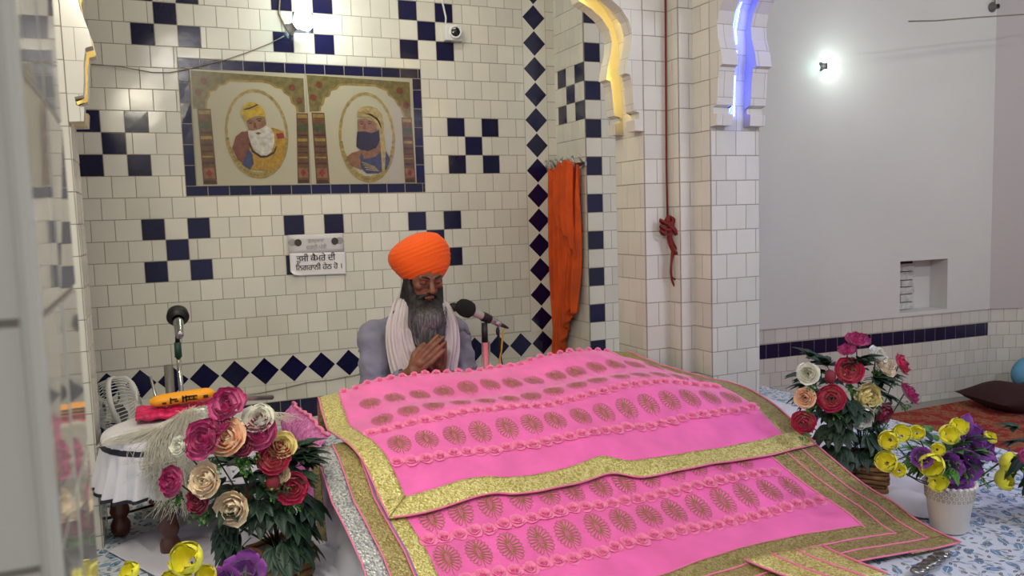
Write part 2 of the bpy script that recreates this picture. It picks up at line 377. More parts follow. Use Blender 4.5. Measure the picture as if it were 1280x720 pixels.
# mural opening and bands
MU=(1.25,13.15,7.87,1.40)
for k in range(0,40):
    zt=ZT-k; zb=zt-1
    if zt>MU[3]+.001 and zb<MU[2]-.001: fx.setdefault(k,[]).append((MU[0],MU[1],'s'))
    fx.setdefault(k,[]).append((19.16,20.58,'s'))
f2,ex=expand(fx)
BB=10.368-17.05    # top of horizontal diamond band
# rows above the band; partial rows around the mural handled below
tilewall(bw,(0,41.1,0),(1,0,0),(0,-1,0),-9,21.14,ZT,BB,phase=.1,fixed=f2)
for k,a,b in ex: tile(bw,Vector((0,41.1,0)),Vector((1,0,0)),Vector((0,0,1)),Vector((0,-1,0)),a,b,ZT-k-1,ZT-k,0)
O0=Vector((0,41.1,0));UX=Vector((1,0,0));UZ=Vector((0,0,1));NY=Vector((0,-1,0))
x=MU[0]
while x<MU[1]-.01:
    e=min(x+1,MU[1]); tile(bw,O0,UX,UZ,NY,x,e,MU[2],8.368,0); tile(bw,O0,UX,UZ,NY,x,e,1.368-.0,MU[3],0) if MU[3]-1.368>.05 else None; x=e
# blue border of half tiles
def bord(a,b,z0,z1,horizontal):
    t=a if horizontal else z0; end=b if horizontal else z1
    while t<end-.01:
        e=min(t+.98,end)
        if horizontal: tile(bw,O0,UX,UZ,NY,t,e,z0,z1,1)
        else: tile(bw,O0,UX,UZ,NY,a,b,t,e,1)
        t=e
bord(MU[0],MU[1],MU[2]-.5,MU[2],True); bord(MU[0],MU[1],MU[3],MU[3]+.48,True)
bord(MU[0],MU[0]+.48,MU[3]+.48,MU[2]-.5,False); bord(MU[1]-.48,MU[1],MU[3]+.48,MU[2]-.5,False)
def band(mb,O,U,Nn,u0,u1,z0,z1):
    O=Vector(O);U=Vector(U);Nn=Vector(Nn)
    mb.add([T(*(O+U*a+UZ*z+Nn*.034)) for a,z in((u0,z0),(u1,z0),(u1,z1),(u0,z1))],[(0,1,2,3)],0)
def diamond(mb,O,U,Nn,cu,cz,h=.69):
    O=Vector(O);U=Vector(U);Nn=Vector(Nn)
    P=lambda u,z,n:T(*(O+U*u+UZ*z+Nn*n))
    o=[(h,0),(0,h),(-h,0),(0,-h)]
    vs=[P(cu+a,cz+b,.03) for a,b in o]+[P(cu+a*.96,cz+b*.96,.05) for a,b in o]
    mb.add(vs,[(4,5,6,7)]+[(i,(i+1)%4,4+(i+1)%4,4+i) for i in range(4)],1)
ZC=10.368-17.76
band(bw,O0,UX,NY,-9,21.14,BB-1.42,BB); band(bw,O0,UX,NY,19.17,20.57,BB,ZT)
for k in range(-4,17): diamond(bw,O0,UX,NY,-3.43+1.4143*(k+.5)+.0,ZC)
for i in range(0,19): diamond(bw,O0,UX,NY,19.873,10.368-1.4913-1.4143*11+1.4143*(i+.5))
tilewall(bw,O0,UX,NY,-9,21.14,BB-1.42,BB-2.33,phase=.35)
tilewall(bw,O0,UX,NY,-9,21.14,BB-2.33,BB-3.33,phase=0,fixed={0:[(-9,16,'d')]})
tilewall(bw,O0,UX,NY,-9,21.14,BB-3.33,-10.3,phase=0)
bw.build('wall_back',TM,smooth=False,kind='structure')
# jut on the right of the back wall
jw=MB(); fxj={}
ZJ=18.03
def rj(z): return int(round(ZJ-z))
# U runs toward the camera from Y=41.1 on face X=21.14
for z,l in ((8.03,((.38,1.38),(2.38,3.38))),(7.03,((1.38,2.38),)),(6.03,((.38,1.38),(2.38,3.38)))):
    fxj[rj(z)]=[(a,b,'d') for a,b in l]
for z0 in (0.03,-6.97):
    pass
tilewall(jw,(21.14,41.1,0),(0,-1,0),(-1,0,0),0,3.38,ZJ,-10.3,phase=.38,fixed=fxj)
fxk={}
for i in range(0,24): 
    z=9.03-2*i+8
    if z<=ZJ and z>-10: fxk[rj(z)]=[(0,.96,'d')]
tilewall(jw,(21.16,37.72,0),(1,0,0),(0,-1,0),0,9,ZJ,-10.3,phase=.96,fixed=fxk)
jw.build('wall_side_jut',TM,smooth=False,kind='structure')

# ------------------------------------------------------------------ far right pillar with arches
ZP=18.154; SPR=3.3
pl=MB()
tilewall(pl,(18.5,30.3,0),(0,-1,0),(-1,0,0),0,2.2,SPR-.146,-10.3,phase=.9,off=.55)
tilewall(pl,(18.5,28.1,0),(1,0,0),(0,-1,0),0,1.18,ZP,-10.3,phase=.6)
tilewall(pl,(19.68,28.1,0),(0,-1,0),(-1,0,0),0,.8,ZP,-10.3,phase=.4)
tilewall(pl,(19.68,27.3,0),(1,0,0),(0,-1,0),0,.72,ZP,-10.3,phase=2)
tilewall(pl,(20.4,27.3,0),(0,-1,0),(-1,0,0),0,1.1,ZP,-10.3,phase=.55)
tilewall(pl,(20.4,26.2,0),(1,0,0),(0,-1,0),0,2.45,SPR-.146,-10.3,phase=.25,off=.5)
tilewall(pl,(22.85,26.2,0),(0,1,0),(1,0,0),0,4.1,ZP,-10.3,phase=0)
tilewall(pl,(22.85,30.3,0),(-1,0,0),(0,1,0),0,4.35,ZP,-10.3,phase=0)
pl.build('wall_pillar_right',TM,smooth=False,kind='structure')
pl=MB()
tilewall(pl,(-2.35,28.1,0),(0,1,0),(1,0,0),0,2.2,SPR-.146,-10.3,phase=.9)
tilewall(pl,(-2.35,28.1,0),(-1,0,0),(0,-1,0),0,1.2,ZP,-10.3,phase=.6)
tilewall(pl,(-3.55,27.3,0),(-1,0,0),(0,-1,0),0,.8,ZP,-10.3,phase=.6)
tilewall(pl,(-3.55,27.3,0),(0,1,0),(1,0,0),0,.8,ZP,-10.3,phase=.6)
tilewall(pl,(-4.35,26.2,0),(-1,0,0),(0,-1,0),0,2.4,ZP,-10.3,phase=.6)
tilewall(pl,(-4.35,26.2,0),(0,1,0),(1,0,0),0,1.1,ZP,-10.3,phase=.6)
tilewall(pl,(-2.35,30.3,0),(-1,0,0),(0,1,0),0,4.4,ZP,-10.3,phase=0)
pl.build('wall_pillar_left',TM,smooth=False,kind='structure')
# arch profile: (half opening from the centre, z); half span 10.4 at the springer
PR=[(10.42,3.15),(10.42,3.3),(10.02,3.32),(9.98,3.75),(10.2,3.8),(10.22,4.05),(9.98,4.12),(9.94,4.5),(9.9,5.1),(9.82,5.55),(9.62,5.62),(9.7,6.1),(9.88,6.7),(9.94,7.2),(9.8,7.7),(9.45,8.15),(8.95,8.5),(8.4,8.75),(8.25,9.2),
    (8.2,9.8),(7.8,10.5),(7.1,11),(6.4,11.15),(6.1,11.7),(5.6,12.4),(4.8,12.8),(3.9,12.85),(3.5,13.4),(2.8,14),(1.9,14.2),(1.1,14.15),(.6,14.7),(0,15.4)]
CH=[(10.42,3.15),(10.42,3.301),(10.40,3.6),(10.40,3.9),(10.36,5.0),(10.22,6.2),(10.28,7.1),(10.05,7.9),(9.5,8.6),(8.75,9.3),(8.4,10.2),(7.9,11),(6.9,11.6),(6.2,12.4),(5.2,13.2),(4.1,13.5),(3.2,14.4),(2,14.8),(1,15.2),(0,16)]
def arch(name,P,t0,t1,lip,emat,centre_gap=0):
    # P(s,t,z): s signed distance from centre, t thickness coordinate
    mb=MB()
    full=[(s,z) for s,z in PR]+[(-s,z) for s,z in PR[::-1][1:]]
    chf=[(s,z) for s,z in CH]+[(-s,z) for s,z in CH[::-1][1:]]
    for t,fl in ((t0,1),(t1,-1)):
        outline=full+[(-10.42,18.15),(10.42,18.15)]
        vs=[P(s,t,z) for s,z in outline]; mb.add(vs,[tuple(range(len(vs)))],0,[(s*1.0+.6,z+.846) for s,z in outline])
    def strip(curve,ta,tb,mi=0):
        L=0;vs=[];uv=[]
        for i,(s,z) in enumerate(curve):
            if i: L+=math.hypot(s-curve[i-1][0],z-curve[i-1][1])
            vs+=[P(s,ta,z),P(s,tb,z)]; uv+=[(ta*.99,L),(tb*.99,L)]
        mb.add(vs,[(2*i,2*i+1,2*i+3,2*i+2) for i in range(len(curve)-1)],mi,uv)
    tl=t0+lip*(1 if t1>t0 else -1); tr=t1-lip*(1 if t1>t0 else -1)
    strip(full,t0,tl);strip(full,tr,t1);strip(chf,tl,tr)
    for t in (tl,tr):
        vs=[P(s,t,z) for s,z in full]+[P(s,t,z) for s,z in chf[::-1]]
        # ring wall between lip and channel, as a strip of triangles by nearest arc fraction
        n1,n2=len(full),len(chf); i=j=0; fs=[]
        A=[P(s,t,z) for s,z in full];B=[P(s,t,z) for s,z in chf]
        vs=A+B
        while i<n1-1 or j<n2-1:
            if j>=n2-1 or (i<n1-1 and (A[i+1]-B[j]).length<=(A[i]-B[j+1]).length): fs.append((i,i+1,n1+j)); i+=1
            else: fs.append((i,n1+j+1,n1+j)); j+=1
        mb.add(vs,fs,0,[(.5,.5)]*len(vs))
    o=mb.build(name,[M['uv_tile']],smooth=False,kind='structure')
    return chf,tl,tr
CX=8.08
Pf=lambda s,t,z:T(CX+s,t,z)
arch('wall_arch_front',Pf,28.1,30.3,.64,None)
Ps=lambda s,t,z:T(t,15.8+s,z)
arch('wall_arch_side',Ps,20.4,22.85,.78,None)
# LED rope lights laid in the arch channels
yl=emis('yellow_led_glow',(255,222,110),30,(240,220,150)); bl=emis('blue_led_glow',(38,48,255),42,(120,140,255)); bl2=emis('blue_led_dots',(120,170,255),26,(200,220,255))
def led(name,P,t,m,label,off=.12,rad=.007,jit=False):
    cur=[(s-off*(1 if s>0 else -1),z) for s,z in CH]+[(-s+off*(1 if s>0 else 0),z) for s,z in CH[::-1][1:]]
    mb=MB(); mb.tube([P(s,t,z) for s,z in cur if z>3.7],rad,6); 
    return tag(mb.build(name,m),label,'led light')
led('led_rope_light',Pf,28.82,yl,'warm yellow led rope light tucked in the soffit channel of the big front arch',off=.07,rad=.005)
led('led_rope_light',Ps,21.26,bl,'hidden blue led rope light behind the left lip of the side arch',off=.06,rad=.006)
tm=MB()
for a,b in ((3.75,5.35),(5.7,6.3),(6.55,8.1)):
    n=int((b-a)/.055)
    for i in range(n):
        z=a+(b-a)*i/n; s=seg_interp([(zz,ss) for ss,zz in CH[:9]],z)-.16
        tm.ell(Ps(s,21.46,z),(.0028,.0028,.0022),6)
tag(tm.build('led_tape',bl2),'broken line of pale blue led dots on the side arch soffit','led light')

# near pillar beside the camera
npm=MB()
tilewall(npm,(-.5,3.63,0),(-.022,1,0),(1,.022,0),0,2.05,3.64,-10.3,phase=1.02,off=0)
tilewall(npm,(-.5,3.63,0),(-1,0,0),(0,-1,0),0,8,3.64,-14.74,phase=1,off=.5)
tilewall(npm,(-.6,5.68,0),(-1,0,0),(0,1,0),0,6,3.64,-14.74,phase=.4)
for z in range(-15,4):
    pass
npm.box(T(-8.5,3.66,3.6),T(-.62,5.66,18))
npm.tube([T(-.49,3.62,-14.7),T(-.49,3.62,3.6)],.0045,10,0)
npm.build('wall_pillar_near',[M['glossy_tile'],M['dark_tile'],M['grout']],smooth=False,kind='structure')

# ------------------------------------------------------------------ room shell
def quad(name,pts,m,kind='structure',sub=1):
    mb=MB(); mb.add(pts,[(0,1,2,3)]); return mb.build(name,m,smooth=False,kind=kind)
quad('ceiling',[T(-25,-25,18.2),T(85,-25,18.2),T(85,48,18.2),T(-25,48,18.2)],M['ceil'])
mb=MB(); mb.box(T(-25,-25,-15.7),T(85,48,-14.74)); mb.build('floor',mat('stone_floor',(150,145,138),.5),kind='structure',smooth=False)
mb=MB(); mb.box(T(-9,0,-14.74),T(31.5,41.0,-10.36)); mb.build('floor_platform',M['white_tile'],kind='structure',smooth=False)
mb=MB(); mb.box(T(-9.3,26,-14.74),T(-9,41.3,18.2)); mb.build('wall_left',M['plaster'],kind='structure',smooth=False)
# right hall wall
e=Vector((.99718,-.0750,0)); P0=Vector((36.7,41.9,0)); nn=Vector((-.0750,-.99718,0))
def HW(s,z,n=0): return T(*(P0+e*s+nn*n+Vector((0,0,z))))
hw=MB()
s0,s1=-15.6,20.66; n0,n1,nz0,nz1=11.85,16.35,-7.9,-4.15
for a,b,c,d in ((s0,n0,-8.19,18.2),(n1,s1,-8.19,18.2),(n0,n1,nz1,18.2),(n0,n1,-8.19,nz0)):
    hw.add([HW(a,c,.16),HW(b,c,.16),HW(b,d,.16),HW(a,d,.16)],[(0,1,2,3)])
D=1.4
hw.add([HW(n0,nz0,.16),HW(n1,nz0,.16),HW(n1,nz1,.16),HW(n0,nz1,.16),HW(n0,nz0,-D),HW(n1,nz0,-D),HW(n1,nz1,-D),HW(n0,nz1,-D)],[(0,1,5,4),(1,2,6,5),(2,3,7,6),(3,0,4,7),(4,5,6,7)])
hw.add([HW(s0,-8.19,.16),HW(s1,-8.19,.16),HW(s1,-8.19,-.1),HW(s0,-8.19,-.1)],[(0,1,2,3)])
hw.build('wall_right',M['plaster'],kind='structure',smooth=False)
dd=MB()
tilewall(dd,tuple(P0),tuple(e),tuple(nn),s0,s1,-8.19,-9.24,phase=.2,w=.93)
tilewall(dd,tuple(P0),tuple(e),tuple(nn),s0,s1,-9.24,-10.24,phase=.65,fixed={0:[(s0,s1,'d')]})
tilewall(dd,tuple(P0),tuple(e),tuple(nn),s0,s1,-10.24,-14.74,phase=.2,w=.93)
Q0=P0+e*20.66; e2=Vector((.918,-.397,0)); n2=Vector((-.397,-.918,0))
tilewall(dd,tuple(Q0),tuple(e2),tuple(n2),0,14,-8.19,-9.24,phase=.2)
tilewall(dd,tuple(Q0),tuple(e2),tuple(n2),0,14,-9.24,-10.24,phase=.65,fixed={0:[(3.1,14,'d')]})
tilewall(dd,tuple(Q0),tuple(e2),tuple(n2),0,14,-10.24,-14.74,phase=.2)
dd.build('wall_right_dado',TM,kind='structure',smooth=False)
def H2(s,z,n=0): return T(*(Q0+e2*s+n2*n+Vector((0,0,z))))
mb=MB(); mb.add([H2(0,-8.19,.16),H2(14,-8.19,.16),H2(14,18.2,.16),H2(0,18.2,.16)],[(0,1,2,3)])
mb.add([H2(0,-8.19,.16),H2(14,-8.19,.16),H2(14,-8.19,-.1),H2(0,-8.19,-.1)],[(0,1,2,3)])
mb.build('wall_right_return',M['plaster2'],kind='structure',smooth=False)
# whitewashed rough bricks in the niche
nb=MB()
z=nz0+.02;k=0
while z<nz1-.3:
    h=random.uniform(.5,.72); s=n0+.02
    while s<n0+2.6:
        w=random.uniform(1.1,1.7) if (k%2 or s>n0+.1) else .8
        w=min(w,n0+2.72-s)
        c=HW(s+w/2,z+h/2,-D+.12+random.uniform(0,.1))-Vector((0,0,0))
        if w>.15: nb.obox(c,e*.1*(w/2-.03),nn*.012,Vector((0,0,.1*(h/2-.035))),0)
        s+=w
    z+=h;k+=1
nb.add([HW(n0+.02,nz0,-D+.06),HW(n0+2.72,nz0,-D+.06),HW(n0+2.72,nz1,-D+.06),HW(n0+.02,nz1,-D+.06)],[(0,1,2,3)],1)
nb.build('wall_right_niche_bricks',[M['brickw'],M['groutdark']],kind='structure',smooth=False)

# ------------------------------------------------------------------ carpet and platform sheets
def slab(name,fn,nu,nv,m,solid=.004): 
    mb=MB(); mb.grid(fn,nu,nv); return mb.build(name,m,solid=solid)
mb=MB(); mb.box(T(31.7,5,-14.74),T(79,39.2,-14.6)); tag(mb.build('carpet',M['carpet'],smooth=False),'red patterned carpet covering the hall floor below the raised platform','carpet')
def pf(u,v):
    x=-8.8+40.2*u;y=2+38.8*v
    return T(x,y,-10.34)+Vector((0,0,.006+.004*noise.noise(Vector((x*.5,y*.5,0)))))
mb=MB(); mb.grid(pf,60,60)
mb.grid(lambda u,v:T(31.4+.15*v+.1*math.sin(u*60)*v,2+38.8*u,-10.34-3.6*v)+Vector((0,0,.006)),120,3)
tag(mb.build('floral_sheet',M['floral'],smooth=True),'white bed sheet with blue leaf print spread over the raised platform','sheet')
def heap(name,pts,hgt,m,label,cat,z=-10.3,seed=0,fold=1.0,n=44):
    # irregular crumpled cloth lying on the platform; pts outline in tile units
    cx=sum(p[0] for p in pts)/len(pts);cy=sum(p[1] for p in pts)/len(pts)
    K=len(pts)
    def f(u,v):
        a=u*K;i=int(a)%K;t=a-int(a); p=pts[i];q=pts[(i+1)%K]
        x=p[0]+(q[0]-p[0])*t;y=p[1]+(q[1]-p[1])*t
        x=cx+(x-cx)*v;y=cy+(y-cy)*v
        nz=abs(noise.noise(Vector((x*.55*fold+seed,y*.55*fold,seed))))+.5*abs(noise.noise(Vector((x*1.3*fold,y*1.3*fold+seed,3))))
        h=hgt*(1-v**3)*(.25+1.3*nz)*min(1,.25+max(0,math.hypot(x+.3,y-26.4)-1.0)*.6 if seed==3 else 1)+.01
        return T(x,y,z)+Vector((0,0,h))
    mb=MB(); mb.grid(f,n*2,n,closeu=True)
    return tag(mb.build(name,m,smooth=True,solid=.002),label,cat)
heap('bunched_sheet',[(-2.2,27.6),(-.6,24.5),(.5,22.2),(3.2,21.5),(4.6,22.6),(4.3,25.5),(3.6,29),(1.5,30.5),(-.6,29.2)],.055,M['whitesheet'],'crumpled white sheet bunched on the platform around the stool feet and flower arrangement','sheet',seed=3)
heap('white_cloth_heap',[(22.9,25.3),(24.2,23.4),(26.5,24.6),(28.6,28.5),(28.5,33),(25,33.5),(23.6,29)],.07,M['whitecloth'],'white cloth heap behind the peonies in the slatted box','cloth',seed=8,fold=.6)
heap('white_cloth_fold',[(20.9,19.2),(22.6,16.9),(24.6,17.8),(26.5,20.2),(24.6,21.6),(22.6,22)],.03,M['whitecloth'],'folded white cloth lying flat under the slatted box of peonies','cloth',seed=12,fold=.5)
mb=MB(); mb.tube([V(-.30,3.02,-1.01),V(-.24,3.04,-1.008),V(-.1,3.1,-1.008),V(.1,3.15,-1.008)],.005,6); tag(mb.build('floor_cable',M['black']),'black cable lying on the platform behind the stool legs','cable')

# ------------------------------------------------------------------ big pink cover cloth on its cot
ZY=[(1.3,-1.016),(1.5,-1.015),(1.62,-1.010),(1.72,-.995),(1.78,-.972),(1.9,-.925),(2.1,-.82),(2.3,-.713),(2.38,-.674),(2.45,-.654),(2.52,-.644),(2.6,-.645),(2.7,-.631),(2.8,-.612),(2.88,-.604),(2.93,-.625),(2.965,-.70),(2.98,-.80)]
CXZ=[(.2,-.06),(.45,-.045),(.6,-.026),(.72,-.006),(1.25,-.006),(1.45,.012),(1.62,.016),(1.8,-.012),(1.92,-.04),(2.03,-.055),(2.3,-.06)]
def surf(x,y,off=0):
    w=min(1,max(0,(y-2.2)/.3)); w=w*w*(3-2*w)
    z=smooth_interp(ZY,y)+smooth_interp(CXZ,x)*w
    z+=.007*noise.noise(Vector((x*3.1,y*5,1)))+.004*noise.noise(Vector((x*9,y*6,4)))
    z+=.004*math.sin(x*11+y*17)*max(0,min(1,(y-1.6)*3))
    if y>2.6: z+=.006*noise.noise(Vector((x*30,y*8,7)))
    return V(x,y,z+off)
xLu=lambda y:seg_interp([(2.0,.535),(2.07,.525),(2.287,.503),(2.4,.478),(2.55,.455),(2.75,.47),(3.0,.5)],y)
xRu=lambda y:seg_interp([(2.0,2.04),(2.3,2.035),(2.5,2.03),(2.6,2.01),(2.7,1.94),(2.76,1.88),(2.82,1.82),(3,1.79)],y)
HEM=[(.48,2.081),(.6,2.081),(.79,2.09),(.85,2.086),(.90,2.07),(1.02,2.071),(1.18,2.093),(1.25,2.096),(1.335,2.061),(1.54,2.052),(1.76,2.055),(2.0,2.051),(2.1,2.05)]
hem=lambda x:smooth_interp(HEM,x)
xLl=lambda y:seg_interp([(1.3,.46),(1.6,.44),(1.98,.42),(2.17,.388),(2.4,.384),(2.7,.40)],y)
xRl=lambda y:seg_interp([(1.3,2.13),(1.58,2.13),(1.66,2.125),(1.8,2.115),(1.93,2.085),(2.1,2.04),(2.45,2.0)],y)
def cover(layer,top):
    if layer=='upper':
        xl,xr=xLu,xRu; y1=2.975; yb=lambda x:hem(x); off=.014; lb,rb,fb=.072,.088,.062
        lab='pink cover cloth with gold border, the upper one with its hem across the slope'
    else:
        xl,xr=xLl,xRl; y1=2.44; yb=lambda x:1.585+.02*math.sin(x*5)+max(0,.1*(x-1.75)*-.2); off=0; lb,rb,fb=.175,.2,.16
        lab='larger pink cover cloth beneath, with triple gold border trailing to the floor'
    root=thing('cover_cloth',lab,'cloth',V(1.25,2.3,-.95))
    FX=lambda s,y:(xl(y)+lb)+(xr(y)-rb-xl(y)-lb)*s
    fld=MB()
    def F(u,v):
        xa=FX(u,2.1 if layer=='upper' else 1.75); y0=yb(xa)+fb; y=y0+(y1-y0)*v
        return surf(FX(u,y),y,off)
    fld.grid(F,150,90); fld.build('pink_field',M['pink'],root,solid=.002)
    def strip(name,m,a0,a1,side,ya=0,n=70,o=.001,kind=None,gy1=None):
        mb=MB()
        def G(u,v):
            if side=='L':
                ys=yb(xl(2))+ya; y=ys+((gy1 or y1)-ys)*v; x=xl(y)+a0+(a1-a0)*u
            elif side=='R':
                ys=yb(xr(2))+ya; y=ys+((gy1 or y1)-ys)*v; x=xr(y)-a1+(a1-a0)*u
            else:
                xa=xl(2.0 if layer=='upper' else 1.7)+ya;xb=xr(2.0 if layer=='upper' else 1.7)-ya
                x=xa+(xb-xa)*v; y=yb(x)+a0+(a1-a0)*u
            return surf(x,y,off+o)
        mb.grid(G,6,n); return mb.build(name,m,root,solid=.0015)
    def pipe(side,a,ya=0,r=.0028,gy1=None,m=None):
        pts=[]
        for i in range(91):
            v=i/90
            if side=='L': ys=yb(xl(2))+ya; y=ys+((gy1 or y1)-ys)*v; x=xl(y)+a
            elif side=='R': ys=yb(xr(2))+ya; y=ys+((gy1 or y1)-ys)*v; x=xr(y)-a
            else:
                xa=xl(2.0 if layer=='upper' else 1.7)+ya;xb=xr(2.0 if layer=='upper' else 1.7)-ya
                x=xa+(xb-xa)*v; y=yb(x)+a
            pts.append(surf(x,y,off+.003))
        mb=MB(); mb.tube(pts,r,6); mb.build('pink_piping',m or M['pinkpipe'],root)
    if layer=='upper':
        strip('gold_border',M['gold'],0,lb,'L'); strip('gold_border',M['oldgold'],0,rb,'R'); strip('gold_border',M['gold'],0,fb,'F',0,150,.0025)
        pipe('L',0);pipe('R',0);pipe('F',0)
        mb=MB(); p0=surf(xLu(hem(.53)),hem(.53),off+.005);p1=surf(xLu(2.15)+lb,hem(.6)+fb,off+.005); mb.tube([p0,p1],.0012,5); mb.build('mitre_seam',M['oldgold'],root)
        rows=[(2.328,.105,1),(2.52,.105,1),(2.69,.12,1)]; rros=[2.248,2.425,2.865]; xs=[(xLu(2.3)+lb+.055+i*.0905) for i in range(15)]
    else:
        # left border: silver, olive, bright gold; right border: three olive gold bands
        for s,mm in (('L',(M['silver'],M['oldgold'],M['gold'])),('R',(M['oldgold'],M['oldgold'],M['oldgold']))):
            w=(lb if s=='L' else rb)/3
            for k in range(3): strip('gold_border',mm[k],k*w,(k+1)*w,s,o=.001+k*.0003)
            for k in range(4 if s=='R' else 3): pipe(s,k*w+(.001 if k else 0),fb/3*k)
        pipe('L',2*lb/3+.006,.05,.003,m=M['purple'])
        for k in range(3):
            w=fb/3; strip('gold_border',M['oldgold'],k*w,(k+1)*w,'F',k*rb/3,150,.0022+k*.0002); pipe('F',k*w,k*rb/3)
        pipe('F',fb,rb)
        rows=[(2.075,.105,1),(1.938,.11,1),(1.80,.0,0)]; rros=[2.005,1.862]; xs=[(xLl(2.0)+lb+.05+i*.0905) for i in range(15)]
    # embroidered medallion rows
    for (yc,ln,on) in rows:
        if not on: continue
        for x0 in xs:
            if x0>xr(yc)-rb-.03 : continue
            mb=MB()
            jit=random.uniform(-.004,.004)
            def W(a,b): return surf(x0+a+jit,yc+b*.88,off+.0028)
            L=ln/2
            def rib(pts,w):
                vs=[]
                for i,(a,b) in enumerate(pts):
                    p,q=pts[max(0,i-1)],pts[min(len(pts)-1,i+1)]; dx,dy=q[0]-p[0],q[1]-p[1]; l=math.hypot(dx,dy) or 1
                    nx,ny=-dy/l*w,dx/l*w; vs+=[W(a+nx,b+ny),W(a-nx,b-ny)]
                mb.add(vs,[(2*i,2*i+1,2*i+3,2*i+2) for i in range(len(pts)-1)])
            rib([(0,-L*1.1),(.001,-L*.4),(0,L*.2),(0,L*.95)],.0011)
            for k in range(9):
                ang=math.radians(-62+k*16.5); yb0=-L*.30+k*L*.085
                c_,s_=math.cos(ang),math.sin(ang); A_,B_=.0375,L
                aa=(c_/A_)**2+(s_/B_)**2; bb=2*yb0*s_/B_**2; cc=(yb0/B_)**2-1
                wd=(-bb+math.sqrt(max(0,bb*bb-4*aa*cc)))/(2*aa)
                for sg in (-1,1):
                    pts=[]
                    for j in range(9):
                        qq=j/8*2*PI; rr=wd*.5*.86
                        lx=wd*.10+rr*1.03-rr*1.03*math.cos(qq); ly=.0060*math.sin(qq)*(lx/wd*1.1+.15)
                        pts.append((sg*(lx*c_-ly*s_),yb0+lx*s_+ly*c_))
                    rib(pts,.0011)
            mb.build('medallion',M['embroid'],root)
    for yc in rros:
        mb=MB(); x=xl(yc)+lb+.02; 
        while x<xr(yc)-rb-.012:
            r=random.uniform(.021,.025)*(.7 if yc>2.8 else 1); cx0=x;cy0=yc+random.uniform(-.004,.004); ph=random.uniform(0,6)
            for ring,(ra,h) in enumerate(((1,.003),(.74,.007),(.48,.010),(.25,.011))):
                def R(u,v,ra=ra,h=h):
                    q=u*2*PI; rr=r*ra*(.55+.5*v)*(1+.14*math.sin(q*3+ph+ring*2)); p=surf(cx0,cy0,off)
                    return p+Vector((rr*math.cos(q),rr*math.sin(q)*.8,h*(.3+.7*v)+.002+ rr*math.sin(q)*.4))
                mb.grid(R,12,2,closeu=True)
            x+=.0445
        mb.build('rosette_trim',M['rosette'],root)
    return root
upper=cover('upper',True); lower=cover('lower',False)
# folded border corner lying on the lower cloth
def fo(u,v):
    y=1.715-.20*v-.03*u; x=1.50+.20*u-.06*(1-v)*(1-u)+.03*v
    return surf(x,y,.016+.006*math.sin(u*PI))
root=thing('folded_border',"bright gold brocade strip folded over the lower cloth near its right corner",'cloth',V(1.7,1.68,-.97))
mb=MB(); mb.grid(fo,12,12); mb.build('gold_strip',M['gold'],root,solid=.003)
for u in (0,.33,.66,1): 
    mb=MB(); mb.tube([fo(u,i/10)+Vector((0,0,.003)) for i in range(11)],.003,6); mb.build('pink_piping',M['pinkpipe'],root)
# lace drape on the left end
root=thing('lace_drape','pink ribbed lace drape hanging at the left back end of the covered cot','cloth',V(.38,2.7,-.8))
def ld(u,v):
    y=2.93-.50*u; x=.352+.03*u+.02*v+.005*math.sin(u*40); z=-.672-.006*math.sin(u*9)-.25*v
    if v<.12: x+=.05*(.12-v)/.12; z+=.015*(.12-v)/.12
    return V(x,y,z)
mb=MB(); mb.grid(ld,80,20); mb.build('lace_panel',M['lace'],root,solid=.003)
mb=MB(); mb.tube([ld(u/20,0)+Vector((.0,0,.004)) for u in range(21)],.006,8); mb.build('rolled_edge',M['pinkpipe'],root)
mb=MB(); mb.grid(lambda u,v:V(.375+.012*v+.02*u,2.43-.03*u,-.68-.30*v),3,12); mb.build('gold_border',M['oldgold'],root,solid=.002)
# cot and white cot sheet
cot=thing('cot','low dark wooden cot hidden beneath the pink cover cloths','cot',V(1.2,2.5,-1.03))
mb=MB(); mb.box(V(.50,2.16,-.93),V(1.90,2.66,-.885)); mb.build('cot_frame',M['cotwood'],cot,smooth=False)
for a in (.53,1.87):
    for b in (2.19,2.63):
        mb=MB(); mb.lathe([(.0,0),(.022,0),(.028,.02),(.02,.04),(.026,.07),(.018,.1)],V(a,b,-1.025)); mb.build('leg',M['cotwood'],cot)
mb=MB(); mb.ell(V(1.15,2.55,-.76),(.60,.12,.105),24); tag(mb.build('bolster_cushion',M['whitecloth']),'white bolster cushion lying on the cot under the pink cover cloths','cushion')
mb=MB(); mb.grid(lambda u,v:V(.462+.012*math.sin(u*26)*v-.05*v*v-.01*u,2.72-1.05*u,(-.73-.18*min(1,u*1.2))+(-.30+.18*min(1,u*1.2))*v*.98),70,12); tag(mb.build('cot_sheet',M['whitesheet'],solid=.003),'white sheet hanging down the left side of the cot to the platform','sheet')
mb=MB(); 
for i in range(5): mb.ell(V(1.86+i*.035,1.49+.01*i,-1.012),(.03,.022,.009),10)
tag(mb.build('silver_foil_wrap',M['silverfoil']),'crumpled silver foil wrap under the trailing corner of the cover cloth','wrapping')

